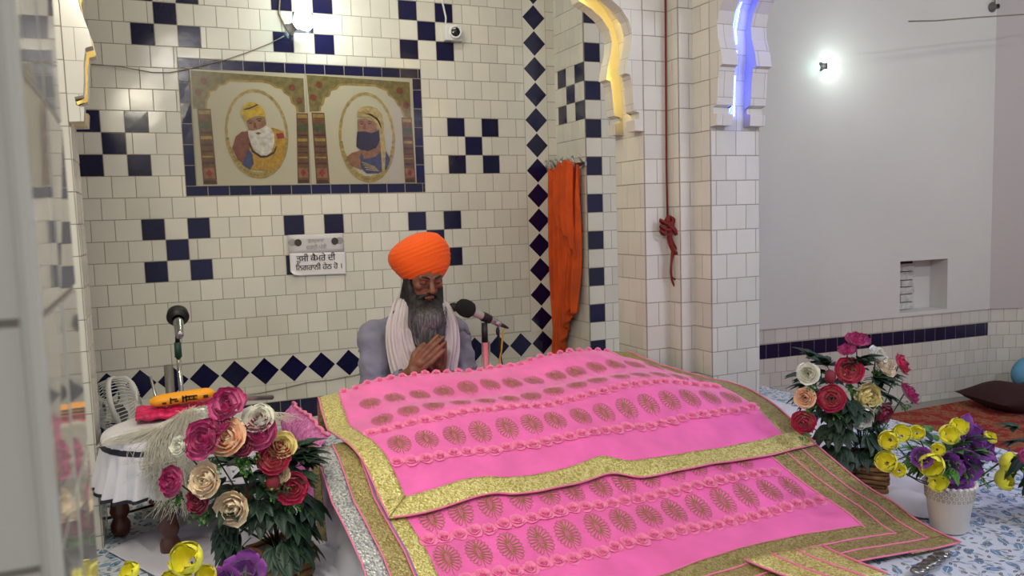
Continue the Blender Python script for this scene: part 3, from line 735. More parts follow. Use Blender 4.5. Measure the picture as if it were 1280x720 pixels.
# ------------------------------------------------------------------ murals
def flat(name,parent,m,pts,f,layer):
    mb=MB(); mb.add([f(a,b,layer) for a,b in pts],[tuple(range(len(pts)))]); return mb.build(name,m,parent,smooth=False)
def ringpts(cx,cy,rx,ry,w,n=48): 
    return [(cx+rx*math.cos(2*PI*i/n),cy+ry*math.sin(2*PI*i/n)) for i in range(n)]
def ell2(cx,cy,rx,ry,n=24): return [(cx+rx*math.cos(2*PI*i/n),cy+ry*math.sin(2*PI*i/n)) for i in range(n)]
def printmat(name,col,var=.15,sc=40):
    return mat(name,col,.25,var=var,vscale=sc)
PM={k:printmat('print_'+k,tuple(x*.76 for x in c)) for k,c in dict(bg=(196,192,178),arch=(124,112,62),edge=(166,138,66),brown=(112,76,44),brown2=(78,52,34),green=(78,84,46),robe=(190,146,44),shawl=(130,74,54),skin=(158,112,84),beard=(212,208,198),turb=(206,172,44),ring=(176,152,88),garl=(140,138,72),blue=(66,72,112),dark=(44,34,60),cream=(186,164,100),red=(150,52,40),line=(60,40,30),tan=(150,104,72)).items()}
PM['bg']=mat('print_ground',(160,156,136),.1)
def mural(left):
    if left:
        ax,bx,ay,by=30,688,32,684; u0,u1=1.76,7.07
        lab='printed tile panel of a white-bearded man in yellow turban and robe'; sh=lambda x:x
    else:
        ax,bx,ay,by=14,630,62,672; u0,u1=7.15,12.67
        lab='printed tile panel of a dark-bearded man in cream turban and blue robe'
    def f(x,y,l):
        a=(x-ax)/(bx-ax);b=(y-ay)/(by-ay)
        return T(u0+(u1-u0)*a,41.1-.06-.006*l,7.36-5.48*b)
    root=thing('wall_mural',lab,'picture',f((ax+bx)/2,by,0),'pair of printed tile panels')
    g=root; mb=MB()
    mb.box(T(u0,41.04,1.88),T(u1,41.09,7.36)); mb.build('panel',PM['bg'],g,smooth=False)
    if left:
        sc=[(630,258),(625,222),(600,205),(592,168),(562,150),(545,125),(510,120),(480,98),(430,90),(245,92),(225,112),(190,120),(170,145),(140,155),(130,185),(116,205),(112,250)]
        top=[(36,250),(36,38),(682,58),(682,258)]; cols=[(58,132,250,676,150),(628,698,262,676,660)]
        oc=(388,385,180,250)
    else:
        sc=[(608,290),(565,285),(548,235),(530,215),(515,185),(480,165),(470,140),(430,125),(400,115),(230,115),(200,120),(185,140),(150,150),(140,180),(115,190),(105,225),(90,240),(88,265),(25,270)]
        sc=sc[1:-1]; top=[(25,268),(18,66),(612,84),(612,288)]; cols=[(34,106,272,668,122),(554,616,288,668,628)]
        oc=(345,405,160,250)
    flat('painted_arch',g,PM['arch'],top+sc,f,1)
    # gilded edge
    mb=MB(); vs=[];cx=sum(p[0] for p in sc)/len(sc);cy=sum(p[1] for p in sc)/len(sc)+90
    for x,y in sc:
        d=math.hypot(x-cx,y-cy); vs+=[f(x,y,2),f(x+(x-cx)/d*12,y+(y-cy)/d*12,2)]
    mb.add(vs,[(2*i,2*i+1,2*i+3,2*i+2) for i in range(len(sc)-1)]); mb.build('painted_trim',PM['edge'],g,smooth=False)
    for fx_,fy_ in ([(105,95),(610,115),(70,160),(650,190)] if left else [(85,118),(550,135),(50,190),(585,220)]):
        flat('painted_flower',g,PM['brown'],ell2(fx_,fy_,20,20,10),f,2); flat('painted_flower',g,PM['red'],ell2(fx_,fy_,10,10,10),f,3)
    for (x0,x1,y0,y1,xe) in cols:
        w=x1-x0; sl=(xe-x1)/(y1-y0)*.4
        cp=lambda a,y:(x0+w*a+(y-y0)*sl,y)
        flat('painted_column',g,PM['brown'],[cp(0,y0),cp(1,y0),cp(1.05,y1),cp(.0,y1)],f,2)
        for t,h,m in ((.02,.05,'edge'),(.16,.1,'green'),(.30,.03,'brown2'),(.36,.04,'edge'),(.46,.03,'brown2'),(.55,.02,'brown2'),(.62,.02,'edge'),(.70,.03,'brown2'),(.78,.14,'tan'),(.95,.04,'brown2')):
            a=y0+(y1-y0)*t;b=a+(y1-y0)*h
            flat('painted_column',g,PM[m],[cp(.08,a),cp(.92,a),cp(.94,b),cp(.08,b)],f,3)
        a=y0+(y1-y0)*.85; flat('painted_column',g,PM['red'],[cp(.5,a-22),cp(.75,a),cp(.5,a+22),cp(.25,a)],f,4)
    # oval garland
    mb=MB();vs=[];n=72
    for i in range(n+1):
        t=2*PI*i/n; w=11+(16 if math.sin(t)>.1 else 0)*max(0,math.sin(t))+2.5*math.sin(i*2.1)
        vs+=[f(oc[0]+(oc[2]-w)*math.cos(t),oc[1]+(oc[3]-w)*math.sin(t),3),f(oc[0]+(oc[2]+w*.4)*math.cos(t),oc[1]+(oc[3]+w*.4)*math.sin(t),3)]
    mb.add(vs,[(2*i,2*i+1,2*i+3,2*i+2) for i in range(n)],0)
    mb.build('painted_garland',[PM['ring']],g,smooth=False)
    for i in range(26):
        t=PI*(.04+.92*i/25); flat('painted_garland',g,PM['garl'] if i%2 else PM['edge'],ell2(oc[0]+oc[2]*.95*math.cos(t),oc[1]+oc[3]*.96*math.sin(t),9,8,6),f,4)
    if left:
        flat('painted_robe',g,PM['robe'],[(262,470),(300,380),(350,360),(480,350),(545,368),(552,430),(545,500),(505,575),(440,602),(330,592),(285,560)],f,5)
        flat('painted_robe',g,PM['shawl'],[(240,470),(262,405),(300,375),(338,375),(350,440),(330,500),(300,560),(268,535)],f,6)
        flat('painted_robe',g,PM['blue'],[(330,470),(352,500),(358,560),(335,592),(290,565),(310,520)],f,7)
        flat('painted_robe',g,PM['red'],[(500,385),(540,378),(548,410),(506,415)],f,6)
        flat('painted_robe',g,PM['line'],[(335,440),(350,490),(400,525),(440,522),(482,500),(500,460),(496,456),(478,490),(438,512),(402,514),(358,482),(345,440)],f,7)
        for k in range(6): flat('painted_robe',g,PM['edge'],[(375+k*22,545),(381+k*22,545),(375+k*20,598),(370+k*20,598)],f,7)
        flat('painted_face',g,PM['skin'],[(328,312),(345,300),(440,288),(445,330),(432,365),(380,378),(340,362)],f,6)
        flat('painted_beard',g,PM['beard'],[(335,368),(360,370),(382,366),(405,360),(440,340),(462,345),(488,385),(486,440),(468,488),(435,512),(405,512),(372,490),(350,450),(338,405)],f,8)
        flat('painted_turban',g,PM['turb'],[(303,262),(318,225),(350,207),(385,208),(420,225),(440,262),(440,290),(395,284),(350,300),(326,318),(308,292)],f,8)
        flat('painted_turban',g,PM['line'],[(318,246),(350,238),(400,216),(404,222),(352,246),(318,252)],f,9)
        for x,y in ((352,325),(405,312)): flat('painted_face',g,PM['line'],ell2(x,y,11,4,10),f,7); flat('painted_face',g,PM['line'],[(x-18,y-10),(x,y-16),(x+16,y-11),(x+14,y-8),(x,y-12),(x-16,y-6)],f,7)
        flat('painted_face',g,PM['shawl'],[(376,322),(368,352),(388,358),(384,326)],f,7); flat('painted_face',g,PM['shawl'],[(375,384),(395,376),(412,384),(394,392)],f,9)
    else:
        flat('painted_robe',g,PM['tan'],[(215,520),(250,495),(300,480),(330,560),(300,590),(245,570)],f,5)
        flat('painted_robe',g,PM['blue'],[(295,520),(310,480),(400,460),(430,440),(475,530),(450,590),(400,612),(330,612),(300,580)],f,6)
        flat('painted_robe',g,PM['tan'],[(300,480),(400,440),(425,430),(430,480),(380,520),(320,530)],f,7)
        for k in range(4): flat('painted_robe',g,PM['cream'],[(305+k*8,545+k*14),(380+k*8,572+k*8),(382+k*8,577+k*8),(303+k*8,550+k*14)],f,8)
        flat('painted_robe',g,PM['cream'],[(418,380),(445,390),(450,480),(438,600),(422,600),(420,480)],f,8)
        flat('painted_face',g,PM['skin'],[(292,305),(340,298),(400,320),(408,385),(370,395),(320,385),(290,375)],f,6)
        flat('painted_beard',g,PM['dark'],[(287,375),(330,372),(370,382),(400,372),(414,360),(416,425),(395,465),(345,485),(300,475),(278,460),(282,410)],f,8)
        flat('painted_turban',g,PM['cream'],[(290,292),(294,255),(320,235),(360,227),(405,238),(435,272),(446,330),(440,380),(420,385),(405,330),(360,292),(320,292)],f,8)
        for k in range(3): flat('painted_turban',g,PM['edge'],[(300+k*20,262-k*8),(400+k*10,280+k*16),(432,345+k*6),(428,348+k*6),(394+k*10,286+k*16),(300+k*20,268-k*8)],f,9)
        for x,y in ((315,330),(360,328)): flat('painted_face',g,PM['line'],ell2(x,y,10,3.5,10),f,7); flat('painted_face',g,PM['line'],[(x-14,y-10),(x,y-15),(x+15,y-9),(x+14,y-6),(x,y-11),(x-14,y-7)],f,7)
        flat('painted_face',g,PM['shawl'],[(330,328),(318,355),(336,360),(340,330)],f,7)
    return root
mural(True);mural(False)

# ------------------------------------------------------------------ camera warning sheets
def scanfill(body,rows=60):
    """fill the letters row by row with the non-zero winding rule; returns rectangles in font units"""
    cu=bpy.data.curves.new('t','FONT'); cu.body=body; cu.size=1; cu.fill_mode='NONE'; cu.align_x='CENTER'; cu.resolution_u=4
    o=bpy.data.objects.new('t',cu); C.objects.link(o)
    dg=bpy.context.evaluated_depsgraph_get(); dg.update(); me=bpy.data.meshes.new_from_object(o.evaluated_get(dg)); bpy.data.objects.remove(o)
    E_=[(me.vertices[e.vertices[0]].co.copy(),me.vertices[e.vertices[1]].co.copy()) for e in me.edges]
    # edge directions: walk each closed loop in vertex order
    ys=[v.co.y for v in me.vertices]; y0,y1=min(ys),max(ys); h=(y1-y0)/rows; out=[]
    adj={}
    for e in me.edges:
        a,b=e.vertices; adj.setdefault(a,[]).append(b); adj.setdefault(b,[]).append(a)
    seen=set(); D=[]
    for st in range(len(me.vertices)):
        if st in seen or st not in adj: continue
        nxt=min(adj[st],key=lambda q:abs(q-st-1)); p,c_=st,nxt; seen.add(st); D.append((st,nxt))
        while c_!=st and c_ not in seen:
            seen.add(c_); n_=[q for q in adj[c_] if q!=p]
            if not n_: break
            D.append((c_,n_[0])); p,c_=c_,n_[0]
    for r_i in range(rows):
        y=y0+h*(r_i+.5); X=[]
        for a,b in D:
            A,B=me.vertices[a].co,me.vertices[b].co
            if (A.y<=y)!=(B.y<=y): X.append((A.x+(B.x-A.x)*(y-A.y)/(B.y-A.y),1 if B.y>A.y else -1))
        X.sort(); w_=0
        for i,(x,d) in enumerate(X):
            if w_==0: xs=x
            w_+=d
            if w_==0: out.append((xs,x,y-h/2,y+h/2))
    return out
def text(name,body,f0,size,m,parent,uax=Vector((1,0,0)),vax=Vector((0,0,1)),w=None):
    R=scanfill(body,80); x0=min(q[0] for q in R); x1=max(q[1] for q in R); s=w/(x1-x0); n=uax.cross(vax); e_=.014 if m==M['ink'] else .004
    mb=MB()
    for xa,xb,ya,yb in R: mb.add([f0+uax*((x-(x0+x1)/2)*s)+vax*(y*s*1.05)+n*.0002 for x,y in((xa-e_,ya),(xb+e_,ya),(xb+e_,yb),(xa-e_,yb))],[(0,1,2,3)])
    return mb.build(name,m,parent,smooth=False)
s1_=thing('warning_sheet','white paper sheet with two printed cameras above the larger black lettering','sign',T(7.2,41.04,-1.5),'papers taped to the back wall')
mb=MB(); mb.grid(lambda u,v:T(5.83+2.75*u,40.97-.05*abs(u-.5),-1.62+1.0*v),6,4); mb.build('paper',mat('grey_white_paper',(190,188,192),.6),s1_,solid=.0006)
for sx in (0,1):
    cx=6.3 if sx==0 else 8.15
    mb=MB(); mb.lathe([(0.0,0),(.013,0),(.018,.001)],T(cx,40.93,-1.02),(0,-1,0)); mb.build('printed_camera',M['groutdark'],s1_)
    mb=MB(); mb.ell(T(cx+(-.28 if sx==0 else .25),40.945,-1.0),(.021,.0008,.018),16); mb.build('printed_camera',M['greyink'],s1_)
text('printed_text','ਗੁਰਦੁਆਰਾ',T(7.2,40.93,-1.02),.03,M['greyink'],s1_,w=.082)
text('printed_text','ਚੜਦੀ ਪੱਤੀ',T(7.2,40.93,-1.38),.03,M['greyink'],s1_,w=.104)
s2_=thing('warning_sheet','white paper sheet with two lines of bold black lettering and a curled lower left corner','sign',T(7.2,41.04,-2.6),'papers taped to the back wall')
def sh(u,v):
    cut=max(0,.18-u-v*.9); return T(5.85+2.8*u+cut*.6,40.95-.03*abs(u-.5)-cut*1.6,-2.68+1.14*v-.06*u+cut*.5)
mb=MB(); mb.grid(sh,24,16); mb.build('paper',M['paper'],s2_,solid=.0006)
text('printed_text','ਤੁਸੀਂ ਕੈਮਰੇ ਦੀ',T(7.15,40.91,-1.98),.04,M['ink'],s2_,w=.195)
text('printed_text','ਿਨਗਰਾਨੀ ਹੇਠ ਹੋ ।',T(7.28,40.91,-2.42),.04,M['ink'],s2_,w=.232)

# ------------------------------------------------------------------ cctv, bulbs, wires, rope, rod
cc=thing('security_camera','small white box security camera with dark lens, high on the back wall','camera',T(15,40.9,9.8))
mb=MB(); mb.box(T(14.45,40.55,9.35),T(15.35,41.05,10.2)); b_=mb.build('housing',M['whiteplastic'],cc,smooth=False); md=b_.modifiers.new('b','BEVEL'); md.width=.004; md.segments=2
mb=MB(); mb.lathe([(.036,0),(.036,.012),(.03,.018),(.026,.018),(.024,.012)],T(15.0,40.55,9.78),(-.25,-1,-.05)); mb.build('lens_ring',M['whiteplastic'],cc)
mb=MB(); mb.lathe([(0,.016),(.012,.0155),(.024,.012)],T(15.0,40.55,9.78),(-.25,-1,-.05)); mb.build('lens',mat('lens_glass',(12,12,14),.1),cc)
mb=MB(); mb.tube([T(14.6,40.95,10.2),T(14.65,40.97,10.6),T(14.5,41.0,11.4),T(14.4,41.0,14)],.005,6); tag(mb.build('camera_cable',M['whiteplastic']),'white cable rising from the security camera up the tiles','cable')
def bulb(loc,d,r,E,label,col=(1,1,1)):
    root=thing('light_bulb',label,'light bulb',loc-d*.09)
    mb=MB(); mb.lathe([(.03,0),(.03,.01),(.022,.018),(.02,.04),(.024,.045)],loc-d*.085,d); mb.build('holder',M['black'] if 0 else M['greytube'],root)
    mb=MB(); mb.lathe([(.017,-.045),(.022,-.035),(r*.75,-.02),(r,0),(r*.92,r*.45),(r*.6,r*.8),(0,r)],loc,d); g=mb.build('globe',emis('bulb_glow_%d'%int(E),(235,255,250),E*.25),root)
    return root
M_b=bulb(T(6.95,40.0,9.7),Vector((.72,-.5,.45)).normalized(),.054,40,'glowing white bulb in a holder on the back wall above the printed panels')
bulb(HW(5.25,9.36,.75),Vector((.86,-.5,.08)).normalized(),.044,41,'glowing white bulb in a round holder on the bare plaster wall')
def pt(loc,E,col,r,name='bulb_light'):
    l=bpy.data.lights.new(name,'POINT'); l.energy=E; l.color=col; l.shadow_soft_size=r; o=bpy.data.objects.new(name,l); C.objects.link(o); o.location=loc; return o
pt(T(7.3,39.2,9.9),4.0,(.88,1,.95),.05); pt(HW(6.1,9.4,3.0),1.9,(.88,1,.95),.04)
W=lambda *p:[T(a,40.98,b) for a,b in p]
mb=MB(); mb.tube(W((-6,7.6),(-3.04,7.42),(-1.19,7.33),(0.13,7.13),(.9,7.15),(1.69,7.35),(3.32,7.83),(4.44,8.27),(5.5,8.75),(6.2,9.15)),.0022,5); tag(mb.build('bulb_wire',M['wire']),'thin wire sagging across the tiles from the left up to the wall bulb','wire')
mb=MB(); mb.tube(W((6.35,9.4),(6.0,10.2),(6.1,11),(5.9,14)),.004,6); tag(mb.build('bulb_flex',M['wire']),'short flex dropping from above down to the back wall bulb','wire')
mb=MB(); mb.tube([T(1.6+i*1.2,40.98,-8.6+.09*i+.06*math.sin(i*2)) for i in range(10)],.0025,5); tag(mb.build('skirting_wire',M['wire']),'thin pale wire running low along the tiles just under the diamond row','wire')
rp=thing('rope','dark red cord hanging down the tiled pillar with a knotted bundle at its end','rope',T(19.6,27.9,-3.3))
mb=MB(); mb.tube([T(19.5,27.85,18),T(19.5,27.88,8),T(19.46,27.9,2),T(19.48,27.9,-.2)],.0042,8); mb.build('cord',M['redrope'],rp)
def loop(pts,r=.0045):
    mb=MB(); 
    P=[]; n=len(pts)-1
    for i in range(n):
        for k in range(5):
            t=k/5; p0=Vector(pts[max(i-1,0)]);p1=Vector(pts[i]);p2=Vector(pts[i+1]);p3=Vector(pts[min(i+2,n)])
            P.append(.5*((2*p1)+(p2-p0)*t+(2*p0-5*p1+4*p2-p3)*t*t+(3*p1-p0-3*p2+p3)*t**3))
    P.append(Vector(pts[-1])); mb.tube([T(*p) for p in P],r,8); return mb
for i in range(7):
    a=random.uniform(-.12,.12); y=27.75-.03*i
    loop([(19.4+a*.3,y,-.2),(19.3+a,y,-.5),(19.65+a,y-.1,-.9),(19.85+a,y-.12,-1.3),(19.7+a,y-.1,-1.75+a),(19.45+a,y,-1.3),(19.4,y,-.8),(19.55+a,y,-.4),(19.42,y,-.25)]).build('knotted_loop',M['redrope'],rp)
loop([(19.65,27.7,-1.6),(19.45,27.65,-2.3),(19.5,27.7,-2.75),(19.75,27.65,-2.85),(19.95,27.7,-2.3),(19.85,27.7,-1.6)]).build('hanging_loop',M['redrope'],rp)
loop([(19.62,27.75,-1.4),(19.5,27.72,-2.3),(19.55,27.75,-2.9),(19.72,27.72,-3.25)]).build('cord_end',M['redrope'],rp)
mb=MB()
for z in (-.45,-.7,-.9): mb.tube([T(19.3+.3*math.cos(a),27.72+.16*math.sin(a),z+.1*math.cos(a*2)) for a in [i*PI/6 for i in range(13)]],.005,8)
mb.build('wrapping_turns',M['redrope'],rp)
mb=MB(); mb.tube([T(42.0,35,10.9),T(44.4,35,11.1),T(48,35,11.55),T(56,35,12.45)],.0045,6)
tag(mb.build('thin_rod',M['wire']),'thin straight metal rod crossing in front of the plaster wall near the ceiling','rod')
lh=thing('lamp_holder','empty small grey lamp holder high in the plaster wall corner','lamp holder',HW(20.2,14.2,.3))
mb=MB(); mb.lathe([(.035,0),(.035,.012),(.018,.02),(.018,.05)],HW(20.1,14.1,.2),(0,-1,-.1)); mb.build('base',M['greytube'],lh)
mb=MB(); mb.tube([HW(20.1,14.1,.4),HW(20.1,14.4,.45),HW(20.2,14.9,.3)],.006,6); mb.build('flex',M['wire'],lh)

# ------------------------------------------------------------------ hooks and orange cloth
hr=thing('hook_rail','row of steel coat hooks on the side of the tiled jut','hook rail',T(21.1,39.5,2.7))
mb=MB(); mb.box(T(20.98,37.55,2.55),T(21.09,41.0,2.75)); mb.build('rail',M['steel'],hr,smooth=False)
for i,y in enumerate((40.95,40.35,39.7,39.05,37.75)):
    mb=MB(); mb.tube([T(21.0,y,2.6),T(20.7,y,2.42),T(20.45,y,2.5),T(20.36,y,2.75),T(20.34,y,3.0)],.005,8); mb.ell(T(20.34,y,3.03),(.008,.008,.008),8)
    mb.tube([T(21.0,y,2.65),T(20.8,y,2.95),T(20.72,y,3.15)],.0045,8); mb.build('hook',M['steel'],hr)
def oc_(u,v):
    y=41.0-3.5*u
    top=2.62+.30*math.exp(-((u-.45)/.12)**2)-.22*math.sin(u*PI*4)**2*.6
    bot=seg_interp([(0,-8.2),(.28,-8.35),(.38,-7.6),(.5,-6.6),(.66,-5.9),(.78,-5.4),(.84,-4.9),(.9,-5.4),(1,-5.5)],u)
    z=top+(bot-top)*v
    y2=y+ (u-.2)*1.0*v*(1-.2*v)
    d=.42+.30*math.sin(u*34+1.5*math.sin(v*3))*(.6+.4*v)+.14*math.sin(u*71+v*4)+.12*v
    return T(21.02-d*.8,y2,z)
mb=MB(); mb.grid(oc_,150,60); o=tag(mb.build('hanging_cloth',M['orange'],solid=.003),'long orange cloth hanging in folds from the coat hooks','cloth')
mb=MB()
def oc2(u,v):
    return T(20.52-.1*math.sin(v*PI)-.14*math.sin(u*20),39.7-1.9*u+.5*math.sin(v*2.4)*(1-u),2.95-.35*abs(u-.4)-(3.4+1.8*u)*v)
mb.grid(oc2,60,40); tag(mb.build('hanging_cloth',M['orange'],solid=.003),'smaller orange cloth fold draped over the middle hooks on top of the long one','cloth')

# ------------------------------------------------------------------ stool, whisk, packet
SC=V(.03,2.82,0); sr=.245
st=thing('stool','round stool with white pleated cover edged in black and turned brown legs','stool',Vector((SC.x,SC.y,PLAT)))
mb=MB(); mb.lathe([(0,CAMZ-.652),(sr*.9,CAMZ-.652),(sr,CAMZ-.66),(sr+.004,CAMZ-.67),(sr+.003,CAMZ-.69)],Vector((SC.x,SC.y,0)),seg=64); mb.build('cushion_top',M['whitecloth'],st)
mb=MB(); mb.lathe([(sr-.01,CAMZ-.72),(sr-.01,CAMZ-.69),(0,CAMZ-.69)],Vector((SC.x,SC.y,0)),seg=48); mb.build('seat_board',M['wood'],st)
def sk(u,v):
    a=u*2*PI; r=sr+.004+v*.028+.014*v*math.sin(a*26+math.sin(a*5))+.006*v*math.sin(a*41)
    return Vector((SC.x+r*math.cos(a),SC.y+r*math.sin(a),CAMZ-.685-.145*v-.006*math.sin(a*7)*v))
mb=MB(); mb.grid(sk,320,10,closeu=True); skirt=mb.build('pleated_skirt',M['whitecloth'],st,solid=.0015)
for v0,v1 in ((-.07,.05),(.93,1.0)):
    mb=MB(); mb.grid(lambda u,v:sk(u,v0+(v1-v0)*v)+Vector((math.cos(u*2*PI),math.sin(u*2*PI),0))*.002,320,2,closeu=True); mb.build('black_trim',M['darkband'],skirt)
for lx,ly in ((-.035,2.645),(-.185,2.90),(.205,2.74),(.06,3.0)):
    mb=MB(); p=[(.024,0),(.030,.012),(.031,.035),(.024,.05),(.021,.056),(.027,.066),(.031,.08),(.027,.1),(.024,.12),(.03,.15),(.033,.22),(.03,.30),(.028,.34)]
    mb.lathe(p,V(lx,ly,-1.022),seg=20,cap=True); mb.build('turned_leg',M['wood'],st)
mb=MB(); mb.ell(V(-.02,3.12,-.97),(.10,.07,.055),20); o=mb.build('orange_bundle',M['orange']); tag(o,'small orange cloth bundle lying on the platform behind the stool legs','cloth')
# pouch, packet
mb=MB()
mb.grid(lambda u,v:V(-.115+.27*u,2.93+.10*math.cos(PI*(v*2))*.9,-.628+.022*math.sin(PI*2*v)*(1-.35*abs(2*u-1)**3)+.003*math.sin(u*30)),30,16)
pouch=tag(mb.build('patterned_pouch',M['magentacloth']),'dark pink patterned cloth pouch lying on the stool under the yellow packet','pouch')
pk=thing('packet','yellow paper packet with dark printed symbols lying on the pink pouch','packet',V(.05,2.9,-.612))
def pkf(u,v):
    a=v*2*PI; e=1-abs(2*u-1)**8*.7; c,s=math.cos(a),math.sin(a)
    return V(-.07+.205*u,2.885+.03*c*e,-.584+.02*s*e+.010*u)
mb=MB(); mb.grid(pkf,26,20,closeu=False); mb.build('wrapper',M['yellow'],pk)
for (a,b,w,h) in ((.04,.0,.004,.016),(.05,.004,.016,.003),(.058,-.004,.01,.003),(.078,0,.004,.018),(.088,0,.004,.018),(.083,.005,.01,.003),(.105,.006,.028,.003),(.105,-.006,.028,.003),(.098,0,.003,.012),(.112,0,.003,.012),(.15,-.003,.012,.008),(.02,-.005,.01,.005)):
    x=-.045+a; w*=1.3;h*=1.2; mb=MB(); mb.box(V(x-w/2,2.850,-.583+b-h/2+x*.05+.002),V(x+w/2,2.858,-.583+b+h/2+x*.05+.002)); mb.build('printed_mark',PM['line'],pk,smooth=False)
# fly whisk of white hair
wk=thing('fly_whisk','fly whisk of long white hair spread over the stool and falling down its front','whisk',V(.05,2.7,-.65))
mb=MB(); mb.tube([V(.33,2.93,-.625),V(.22,2.86,-.60),V(.12,2.75,-.60),V(.07,2.72,-.603)],[.010,.012,.014,.02],10); mb.build('handle',mat('silver_handle',(180,178,170),.3,.8),wk)
mb=MB(); mb.ell(V(.065,2.72,-.615),(.04,.035,.03),16); mb.build('hair_knot',M['hair'],wk)
rnd=random.Random(5); hm=MB()
for i in range(1150):
    k=rnd.random(); 
    if k<.78:
        ex=rnd.gauss(-.005,.042); ez=-.69-(rnd.random()**1.4)*.20*(1-min(.8,abs(ex)*5)); ey=2.545+rnd.uniform(-.035,.02)
        ey=2.82-math.sqrt(max(0,.285**2-(ex-.03)**2))+rnd.uniform(-.03,.01)
        p0=Vector((.06+rnd.gauss(0,.018),2.715+rnd.gauss(0,.014),-.600+rnd.gauss(0,.008)))
        p1=Vector((.06*.5+ex*.5,2.64+rnd.gauss(0,.010),-.612+rnd.gauss(0,.009)))
        p2=Vector((ex*.9,ey+.01,-.655+rnd.gauss(0,.012))); p3=Vector((ex+rnd.gauss(0,.012),ey-.012,ez*.5-.34)); p4=Vector((ex+rnd.gauss(0,.03),ey+rnd.uniform(-.012,.01),ez))
    elif k<.9:
        ex=rnd.uniform(.1,.34); p0=Vector((.07+rnd.gauss(0,.015),2.72,-.603+rnd.gauss(0,.01))); p1=Vector((.5*(ex+.08),2.71,-.615)); p2=Vector((ex,2.70,-.632)); p3=Vector((ex+.02,2.68,-.64)); p4=Vector((ex+.05,2.66+rnd.gauss(0,.03),-.644+rnd.gauss(0,.003)))
    else:
        ex=rnd.uniform(-.2,-.02); p0=Vector((.05,2.715,-.605)); p1=Vector((-.02,2.70+rnd.gauss(0,.02),-.62)); p2=Vector((ex*.7,2.69+rnd.gauss(0,.03),-.636)); p3=Vector((ex,2.68+rnd.gauss(0,.03),-.645)); p4=Vector((ex-.02,2.63,-.65))
    cp=[p0,p1,p2,p3,p4]; P=[]
    for s in range(4):
        a,b,c,d=cp[max(s-1,0)],cp[s],cp[s+1],cp[min(s+2,4)]
        for q in range(3):
            t=q/3; P.append(.5*((2*b)+(c-a)*t+(2*a-5*b+4*c-d)*t*t+(3*b-a-3*c+d)*t**3))
    P.append(p4)
    hm.tube([V(*p) for p in P],[.0006]*len(P),3,cap=False)
hm.build('hair_strands',M['hair'],wk,kind='stuff')

# ------------------------------------------------------------------ microphones, fan, tubes
ms=thing('microphone_stand','chrome microphone stand with round black microphone behind the white stool','microphone stand',V(.04,3.4,-1.03))
mb=MB(); mb.lathe([(0,.014),(.02,.02),(.09,.01),(.1,.0)],V(.04,3.4,-1.028),seg=24); mb.build('base',M['black'],ms)
mb=MB(); mb.tube([V(.04,3.4,-1.02),V(.036,3.4,-.72),V(.034,3.4,-.50)],.0095,12); mb.build('pole',M['chrome'],ms)
mb=MB(); mb.tube([V(.034,3.4,-.52),V(.034,3.4,-.46)],[.014,.013],12); mb.build('collar',mat('green_collar',(30,70,52),.5),ms)
mb=MB(); mb.tube([V(.034,3.4,-.46),V(.038,3.395,-.415)],.009,12); mb.build('clip',M['black'],ms)
mb=MB(); d=Vector((0.0,.86,.42)).normalized(); mb.lathe([(.013,-.13),(.016,-.12),(.019,-.03),(.024,0)],V(.042,3.40,-.365),d,cap=True); mb.build('mic_body',M['chrome'],ms)
mb=MB(); mb.lathe([(.022,-.014),(.036,-.006),(.0415,.008),(.040,.03),(.028,.045),(.0,.05)],V(.042,3.40,-.362),d,seg=32); mb.build('mic_head',M['black'],ms)
mb=MB(); mb.lathe([(.0395,-.001),(.0425,.003),(.0425,.009),(.0395,.012)],V(.042,3.40,-.362),d,seg=32); mb.build('mic_band',M['black'],ms)
mb=MB(); mb.tube([V(-.005,3.38,-1.028),V(-.005,3.38,-.545)],.0175,14); tag(mb.build('grey_pipe',M['greytube']),'short upright grey pipe beside the chrome microphone stand','pipe')
mb=MB(); mb.tube([V(-.03,3.32,-1.02),V(-.05,3.34,-.7),V(-.072,3.36,-.578)],.0048,8); tag(mb.build('steel_stick',M['steel']),'thin steel stick leaning up behind the yellow packet','stick')
# right microphone
mr=thing('microphone_stand','microphone stand with pink wrapped pole and black foam microphone before the man','microphone stand',V(1.205,3.04,-1.03))
mb=MB(); mb.lathe([(0,.014),(.02,.02),(.07,.008),(.075,.0)],V(1.205,3.04,-1.028),seg=24); mb.build('base',M['black'],mr)
mb=MB(); mb.tube([V(1.205,3.04,-1.02),V(1.205,3.04,-.52)],.013,12); mb.build('wrapped_pole',M['pinkpole'],mr)
mb=MB(); mb.tube([V(1.222,3.035,-1.02),V(1.222,3.035,-.52)],.004,6);mb.tube([V(1.19,3.035,-1.02),V(1.19,3.035,-.52)],.003,6); mb.build('pole_stripe',M['steel'],mr)
mb=MB(); mb.tube([V(1.205,3.04,-.52),V(1.206,3.04,-.44)],[.014,.012],12); mb.build('clip_stem',M['black'],mr)
a=V(1.115,3.03,-.368);b=V(1.31,3.06,-.468); dr=(b-a).normalized()
mb=MB(); mb.lathe([(.0,-.034),(.018,-.032),(.030,-.022),(.036,-.004),(.037,.016),(.033,.034),(.022,.044),(.016,.046)],a,dr,seg=28); mb.build('foam_windscreen',M['foam'],mr)
mb=MB(); mb.lathe([(.0195,.042),(.018,.07),(.0165,.10)],a,dr,seg=20); mb.build('mic_body',mat('mic_silver',(176,180,168),.3,.4),mr)
mb=MB(); mb.lathe([(.019,.092),(.02,.10),(.019,.135),(.015,.137)],a,dr,seg=20); mb.build('clip',M['black'],mr)
mb=MB(); mb.lathe([(.0145,.135),(.0145,.155),(.012,.157),(.012,.166),(.014,.168),(.013,.19),(.009,.192)],a,dr,seg=20); mb.build('mic_tail',M['chrome'],mr)
